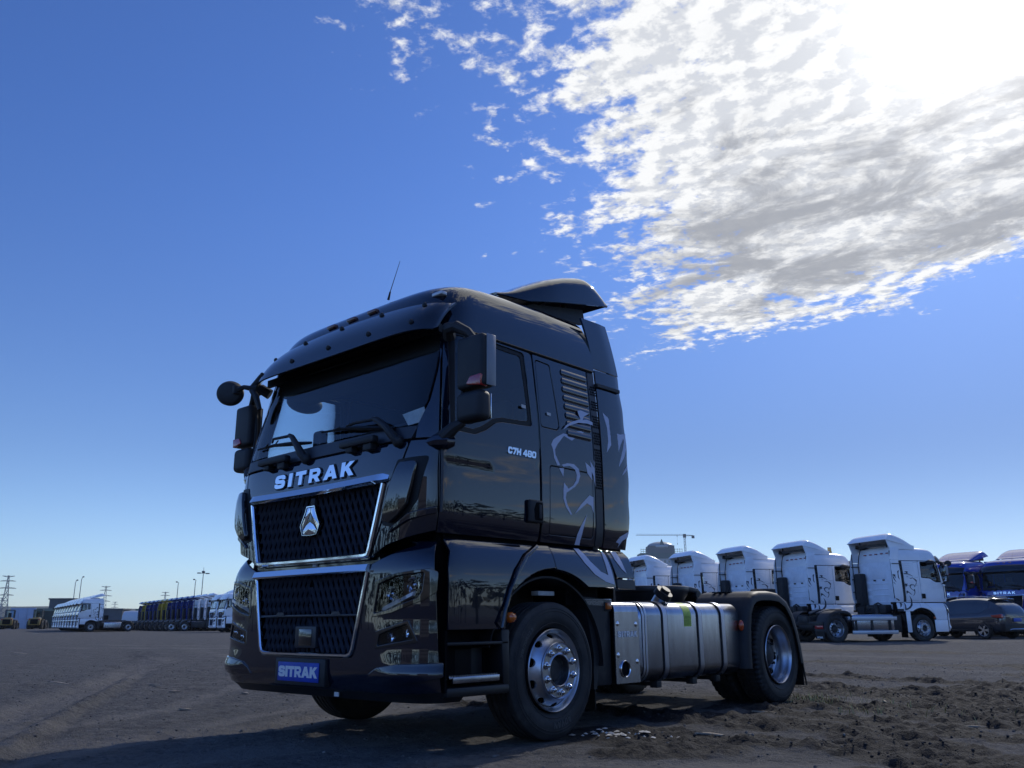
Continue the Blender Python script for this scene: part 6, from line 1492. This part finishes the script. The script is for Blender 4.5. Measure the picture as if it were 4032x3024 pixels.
# ================================================================== LOADERS
def loader():
    root = empty('wheel_loader'); YL = mat('loader_yellow', (.22, .145, .03), .45, coat=.2, dust=.3)
    MB().box(-.55, .55, 1.1, 3.6, .9, 2.0, .12).build('engine_hood', YL, root)
    mb = MB(); mb.box(-.95, .95, .0, .9, .65, 1.85, .15); mb.build('counterweight', YL, root)
    MB().box(-.62, .62, -.03, .05, .85, 1.70, .05).build('radiator_grille', DARK, root)
    for x in (-.75, .75): MB().box(x-.10, x+.10, -.04, .02, 1.55, 1.75, .02).build('tail_lamp', REDL, root)
    mb = MB(); mb.box(-.72, .72, 2.5, 3.9, 3.22, 3.36, .04)
    for x in (-.68, .68):
        for y in (2.55, 3.85): mb.box(x-.05, x+.05, y-.05, y+.05, 1.9, 3.25)
    mb.build('cab_frame', STEEL, root)
    mb = MB(); mb.box(-.64, .64, 2.52, 2.54, 2.0, 3.2); mb.box(-.69, -.67, 2.6, 3.8, 2.0, 3.2); mb.box(.67, .69, 2.6, 3.8, 2.0, 3.2); mb.build('cab_glass', GLASSS, root)
    mb = MB(); mb.box(-.25, .25, 2.9, 3.3, 1.9, 2.8, .06); mb.build('operator_seat', TRIM, root)
    for x in (-.98, .98):
        for y in (1.3, 4.4):
            mb = MB(); mb.lathe([(.3, -.24), (.70, -.26), (.78, -.20), (.78, .20), (.70, .26), (.38, .26), (.34, .18), (0, .16)], 30, 'x', (x, y, .78)); o = mb.build('wheel', RUBBER, root); fixn(o.data)
    mb = MB(); mb.prism([(3.6, 1.2), (3.9, 1.8), (5.2, 1.0), (5.6, .5), (5.2, .5)], -.35, .35, 'x'); mb.build('lift_arm', YL, root)
    mb = MB(); mb.prism([(5.2, .1), (6.3, .1), (6.2, .25), (5.5, 1.1), (5.2, 1.1)], -1.35, 1.35, 'x'); mb.build('bucket', STEEL, root)
    for x in (-1.05, 1.05): MB().box(x-.28, x+.28, .7, 1.95, 1.58, 1.66, .03).build('mudguard', YL, root)
    return root
ld = loader(); index_kids(ld); ld.location = (-165.1, 51.1, 0); ld.rotation_euler = (0, 0, radians(64)); tag(ld, 'yellow wheel loader seen from behind at the left edge of the picture', 'loader', 'wheel loaders parked far left')
l2 = clone(ld); l2.name = 'wheel_loader'; l2.location = (-161.0, 54.2, 0); l2.rotation_euler = (0, 0, radians(60)); tag(l2, 'yellow wheel loader seen from behind, nearer to the white truck row', 'loader', 'wheel loaders parked far left')

# ================================================================== WALLS, BUILDINGS
def slab(name, a, b, h, th, m, label, cat, parts=0, cap=None, z0=0.):
    """long upright thing from a to b ; separate panels as parts"""
    a = Vector((a[0], a[1], 0)); b = Vector((b[0], b[1], 0)); L_ = (b-a).length; an = atan2(b.y-a.y, b.x-a.x); root = empty(name, a, an); tag(root, label, cat)
    n_ = max(1, parts)
    for k in range(n_): MB().box(L_*k/n_+.02, L_*(k+1)/n_-.02, -th/2, th/2, z0, h, .01).build('wall_panel', m, root)
    if cap: MB().box(-.1, L_+.1, -th/2-.12, th/2+.12, h, h+cap[0]).build('coping', cap[1], root)
    return root
CONC = mat('grey_wall', (.10, .105, .11), .85, var=.15, vscale=.5)
slab('hoarding_wall', (-181.6, 56.9), (-178.9, 60.6), 3.9, .2, mat('pale_blue_sheet', (.30, .35, .48), .6, var=.1, vscale=.4), 'pale blue sheet hoarding between the two yellow loaders', 'wall', 3)
slab('yard_wall', (-190.5, 62.0), (-183.0, 70.0), 3.4, .4, mat('dark_green_wall', (.035, .042, .035), .85, var=.3, vscale=.3), 'low dark wall with pale green coping right of the loaders', 'wall', 5, (.55, mat('pale_green_roof', (.14, .17, .14), .8)))
slab('yard_wall', (-200, 44), (-190.5, 62.0), 2.2, .4, CONC, 'low grey wall behind the loaders at the left edge', 'wall', 5)
def block(name, c, w, d, h, rz, m, label, cat='building', roof=None):
    root = empty(name, (c[0], c[1], 0), rz); tag(root, label, cat)
    MB().box(-w/2, w/2, -d/2, d/2, 0, h).build('wall', m, root)
    MB().box(-w/2-.2, w/2+.2, -d/2-.2, d/2+.2, h, h+.3).build('roof', roof or CONC, root)
    for k in range(int(w//3)): MB().box(-w/2+1+k*3, -w/2+1.9+k*3, -d/2-.05, -d/2+.02, h*.45, h*.7).build('window', DARK, root)
    return root
block('warehouse', (-200.6, 74.2), 4.9, 6, 6.0, radians(49), mat('warehouse_sheet', (.085, .09, .10), .7, var=.1, vscale=.3), 'dark grey boxy warehouse rising behind the far left truck row')
block('warehouse', (-183.5, 77.8), 4.6, 5, 3.6, radians(49), mat('warehouse_sheet', (.085, .09, .10), .7), 'low grey shed behind the truck chassis in the gap of the rows')
mb = MB(); mb.lathe([(1.6, -4), (1.7, -2), (1.7, 2), (1.5, 3.5), (.3, 4.2)], 20, 'x', (0, 0, 1.7)); mb.V = [(x, y*.9, z*1.05) for x, y, z in mb.V]
o = mb.build('storage_tank', mat('tank_white', (.45, .49, .56), .5), None); o.location = (-151.5, 67.5, 0); o.rotation_euler = (0, 0, radians(40)); o.scale = (.45, .6, .85); tag(o, 'white rounded storage tank behind the chassis of the truck rows', 'tank')
slab('yard_wall', (-178, 80), (-128, 96), 3.3, .4, mat('dark_green_wall', (.035, .042, .035), .85), 'long low wall behind the coloured truck row', 'wall', 8, (.5, mat('pale_green_roof', (.14, .17, .14), .8)))
# office block with dome
def tower():
    c = Vector((-374.5, 585.5, 0)); rz = radians(42.4); root = empty('office_building', c, rz); root.scale = (1, 1, 1.05); tag(root, 'pale office block with a shallow dome and green roof band, far behind the white trucks', 'building')
    BW = mat('office_wall', (.36, .37, .40), .8); BG = mat('roof_band', (.10, .13, .13), .7); GLW = mat('office_glass', (.05, .065, .09), .15, coat=.5)
    MB().box(-18, 18, -8, 12, 0, 45).build('wall', BW, root); MB().box(-17.3, 17.3, -8.4, 11, 45.05, 49).build('roof_band', BG, root)
    MB().box(-10.5, 9.8, -7, 8, 49.05, 54.6).build('penthouse', mat('penthouse_grey', (.12, .13, .14), .7), root)
    mb = MB(); mb.ell((0, 0, 54.0), (10.6, 8, 4.0), 28, 12); mb.build('dome', mat('dome_roof', (.30, .33, .36), .35, metal=.4), root)
    mb = MB(); mb.prism([(-2, 54.5), (2, 54.5), (0, 59.4)], -7.6, -5.2, 'y'); mb.build('dome_gable', BG, root)
    mb = MB()
    for x0, x1 in ((-16.5, -11), (10.2, 16)):
        for z in (50.2, 51.8): mb.box(x0, x1, -6, -5.8, z, z+.25)
        for x in np.linspace(x0, x1, 4): mb.box(x-.12, x+.12, -6, -5.8, 49, 52.4)
    mb.build('railing', BG, root); wme = MB(); wme.box(-.75, .75, -8.12, -7.9, 0, 1.7); wme = newmesh('window', wme.V, wme.F, GLW)
    for fl in range(4):
        for k in range(10):
            o_ = bpy.data.objects.new('window', wme); col.objects.link(o_); o_.parent = root; o_.location = (-15.9+k*3.5, 0, 42.0-fl*3.4)
    MB().box(-.5, .5, -.3, .3, 54.7, 56).build('penthouse_vent', BG, root)
tower()
def crane():
    root = empty('tower_crane', (-475.5, 789.1, 0), radians(42.4)); tag(root, 'tower crane with long thin jib pointing left above the domed building', 'crane')
    CM = mat('crane_steel', (.20, .22, .25), .6); m2_ = mat('crane_dark', (.05, .06, .08), .6)
    mb = MB()
    for sx in (-.8, .8):
        for sy_ in (-.8, .8): mb.box(sx-.12, sx+.12, sy_-.12, sy_+.12, 0, 84)
    for k in range(28):
        z = k*3.; s_ = 1 if k % 2 else -1; mb.tube([(-.8*s_, -.8, z), (.8*s_, -.8, z+3)], .09, 4); mb.tube([(-.8*s_, .8, z), (.8*s_, .8, z+3)], .09, 4)
    mb.build('mast', CM, root)
    mb = MB(); 
    for (dy, dz_) in ((-.6, 0), (.6, 0), (0, 1.3)): mb.tube([(-51, dy, 86.6+dz_), (0, dy, 86+dz_)], .13, 4)
    for k in range(34): x = -50+k*1.5; mb.tube([(x, -.6, 86.5), (x+.75, 0, 87.8), (x+1.5, -.6, 86.5)], .07, 4)
    mb.build('jib', CM, root)
    mb = MB(); mb.box(0, 10, -.6, .6, 85.6, 86.1); mb.tube([(0, 0, 87), (9, 0, 86.2)], .15, 4); mb.build('counter_jib', m2_, root)
    MB().box(7.5, 10.2, -1, 1, 83.2, 86).build('counterweight', m2_, root); MB().box(-1.4, 1.4, -1.4, 1.4, 84, 87.6).build('slewing_cab', m2_, root)
    mb = MB(); mb.box(-8.3, -7.2, -.6, .6, 85.4, 86.2); mb.tube([(-7.8, 0, 85.5), (-7.8, 0, 78)], .06, 4); mb.box(-8.1, -7.5, -.3, .3, 77, 78); mb.build('trolley', m2_, root)
crane()
PG = mat('pylon_steel', (.14, .16, .19), .6)
def pylon(x, y, h, label, rz):
    root = empty('power_pylon', (x, y, 0), rz); tag(root, label, 'pylon', 'lattice power pylons on the horizon'); mb = MB()
    def half(z): return h*.085*(1-z/h)**1.25+h*.012
    zs = list(np.linspace(0, h, 11)); r = h*.0032
    for sx in (-1, 1):
        for sy_ in (-1, 1): mb.tube([(sx*half(z), sy_*half(z), z) for z in zs], r*1.5, 4)
    for a, b in zip(zs[:-1], zs[1:]):
        for sy_ in (-1, 1): mb.tube([(-half(a), sy_*half(a), a), (half(b), sy_*half(b), b)], r, 4); mb.tube([(half(a), sy_*half(a), a), (-half(b), sy_*half(b), b)], r, 4); mb.tube([(-half(b), sy_*half(b), b), (half(b), sy_*half(b), b)], r, 4)
    mb.build('lattice_tower', PG, root)
    for z, w in ((h*.60, .14), (h*.74, .17), (h*.885, .145), (h*.99, .115)):
        mb = MB(); zz = z+h*.012 if z < h*.95 else z-h*.015
        mb.tube([(-w*h, 0, z), (0, 0, zz+h*.01), (w*h, 0, z)], r*1.6, 4); mb.tube([(-w*h, 0, z), (0, 0, zz-h*.012), (w*h, 0, z)], r*1.4, 4); mb.build('cross_arm', PG, root)
PL = [(-930.5, 294, 46.5, 'largest grey lattice pylon, at the far left above the loader'), (-1131, 472.4, 46.8, 'grey lattice pylon right of the far left white truck'), (-1255.2, 611.9, 45.5, 'small lattice pylon above the blue and yellow cabs'), (-1752.9, 549.8, 47.3, 'tiny faint pylon at the very left edge'), (-1883.2, 782.6, 45.8, 'tiny faint pylon just left of the pylon by the white truck'), (-1860, 800, 44.7, 'tiny faint pylon just right of the pylon by the white truck')]
for x, y, h, lb in PL: pylon(x, y, h, lb, radians(42+25))
PM = mat('pole_grey', (.16, .18, .21), .5)
LPS = [(-282.5, 107.2, 14.1, 'shorter of the two light poles above the far left white trucks', 0), (-280.9, 108.3, 15.1, 'taller of the two light poles above the far left white trucks', 0), (-249, 124.2, 12.9, 'curved light pole above the middle of the blue cabs', 1), (-245, 127.6, 13.6, 'curved light pole above the first white cab of the coloured row', 1), (-223.6, 118.5, 15.0, 'tall mast with a cross of floodlights above the white cabs', 2)]
for x, y, h, lb, kd in LPS:
    root = empty('light_pole', (x, y, 0), radians(40)); tag(root, lb, 'light pole', 'light poles beyond the truck rows')
    mb = MB(); mb.cyl((0, 0, 0), (0, 0, h*.94), .16, 8, .10)
    if kd == 2: mb.cyl((0, 0, h*.94), (0, 0, h+.9), .05, 6)
    else: mb.tube([(0, 0, h*.93), (.15, 0, h*.98), (.5*(1 if kd == 0 else -1), 0, h)], .09, 6)
    mb.build('pole', PM, root)
    mb = MB()
    if kd == 2:
        mb.tube([(-1.5, 0, h*.95), (1.5, 0, h*.95)], .08, 6); mb.box(-1.7, -.8, -.2, .2, h*.945, h*.965); mb.box(.8, 1.7, -.2, .2, h*.935, h*.955); mb.ell((0, 0, h*.975), (.5, .5, .35), 10, 6)
    else: mb.ell((.5*(1 if kd == 0 else -1), 0, h), (.35, .25, .2), 10, 6)
    mb.build('lamp_head', mat('lamp_head', (.10, .11, .13), .5), root)
# ------------------------------------------------------------------ hills on the horizon
mb = MB(); rows = []
az = np.linspace(radians(-130), radians(150), 260)
hh0 = 14+46*fbm(az*4+3, az*0+2.2, 4, 90)
for k, (R_, f_) in enumerate(((2000, -.02), (2080, .25), (2180, .62), (2280, .93), (2350, 1.0), (2420, .7), (2520, -.05))):
    rows.append([(5+R_*sin(a), R_*cos(a), h_*f_+3*math.sin(a*37+k)*(.3 if 0 < f_ else 0)) for a, h_ in zip(az, hh0)])
mb.loft(rows, flip=True)
o = mb.build('hills', mat('hill_grass', (.10, .105, .065), .95, spec=.1, var=.25, vscale=.004), None, sharp=180); fixn(o.data); tag(o, kind='structure')
# ------------------------------------------------------------------ what stands behind the camera and shows in the paint
def crown(mb, c, r, n, r_):
    for k in range(n):
        d = r_.normal(size=3); d /= np.linalg.norm(d); rr = r*(r_.random()**.4); p = np.array(c)+d*rr*np.array([1, 1, 1.15]); s_ = r*.16*(.6+.8*r_.random()); q = r_.normal(size=(2, 3)); q /= np.linalg.norm(q, axis=1, keepdims=True)
        mb.add([tuple(p+q[0]*s_), tuple(p+q[1]*s_), tuple(p-q[0]*s_), tuple(p-q[1]*s_)], [(0, 1, 2, 3)])
mb = MB(); r_ = np.random.default_rng(4)
for k in range(150):
    a = radians(42+(k/149.)*238); R_ = 85+20*r_.random(); x, y = R_*sin(a), R_*cos(a); h_ = 7+6*r_.random(); crown(mb, (x, y, h_*.62), h_*.42, 60, r_); mb.cyl((x, y, 0), (x, y, h_*.6), .18, 5, .08)
o = mb.build('tree_belt', mat('leaf', (.045, .06, .025), .8, var=.4, vscale=.5), None, sharp=180); tag(o, kind='stuff')
def backoffice(x, y, w, h, rz, label):
    root = empty('office_building', (x, y, 0), rz); tag(root, label, 'building'); MB().box(-w/2, w/2, -6, 6, 0, h).build('wall', mat('back_office_wall', (.22, .22, .22), .8), root)
    MB().box(-w/2-.3, w/2+.3, -6.3, 6.3, h, h+.5).build('roof', CONC, root); me = MB().box(-.7, .7, -.1, .05, 0, 1.6); me = newmesh('window', me.V, me.F, DARK)
    for fl in range(int(h//3.3)):
        for k in range(int(w//3)):
            o_ = bpy.data.objects.new('window', me); col.objects.link(o_); o_.parent = root; o_.location = (-w/2+1.6+k*3., -6, 1.2+fl*3.3)
backoffice(40, -62, 42, 13, radians(180+33), 'pale four storey office block mirrored in the black paint, behind the viewer')
backoffice(-18, -70, 24, 8, radians(180-12), 'low pale office block mirrored in the grille chrome, behind the viewer')

# ------------------------------------------------------------------ dry dusty air
hz = MB().box(-2700, 2700, -2700, 2700, -6, 96).build('haze', None, None); hm = bpy.data.materials.new('haze'); hm.use_nodes = True; hm.node_tree.nodes.clear()
pv = hm.node_tree.nodes.new('ShaderNodeVolumePrincipled'); pv.inputs['Color'].default_value = (.78, .87, 1, 1); pv.inputs['Density'].default_value = .00012; pv.inputs['Anisotropy'].default_value = .3
ho = hm.node_tree.nodes.new('ShaderNodeOutputMaterial'); hm.node_tree.links.new(pv.outputs[0], ho.inputs['Volume']); hz.data.materials.clear(); hz.data.materials.append(hm); tag(hz, kind='stuff')
scene.cycles.volume_bounces = 0
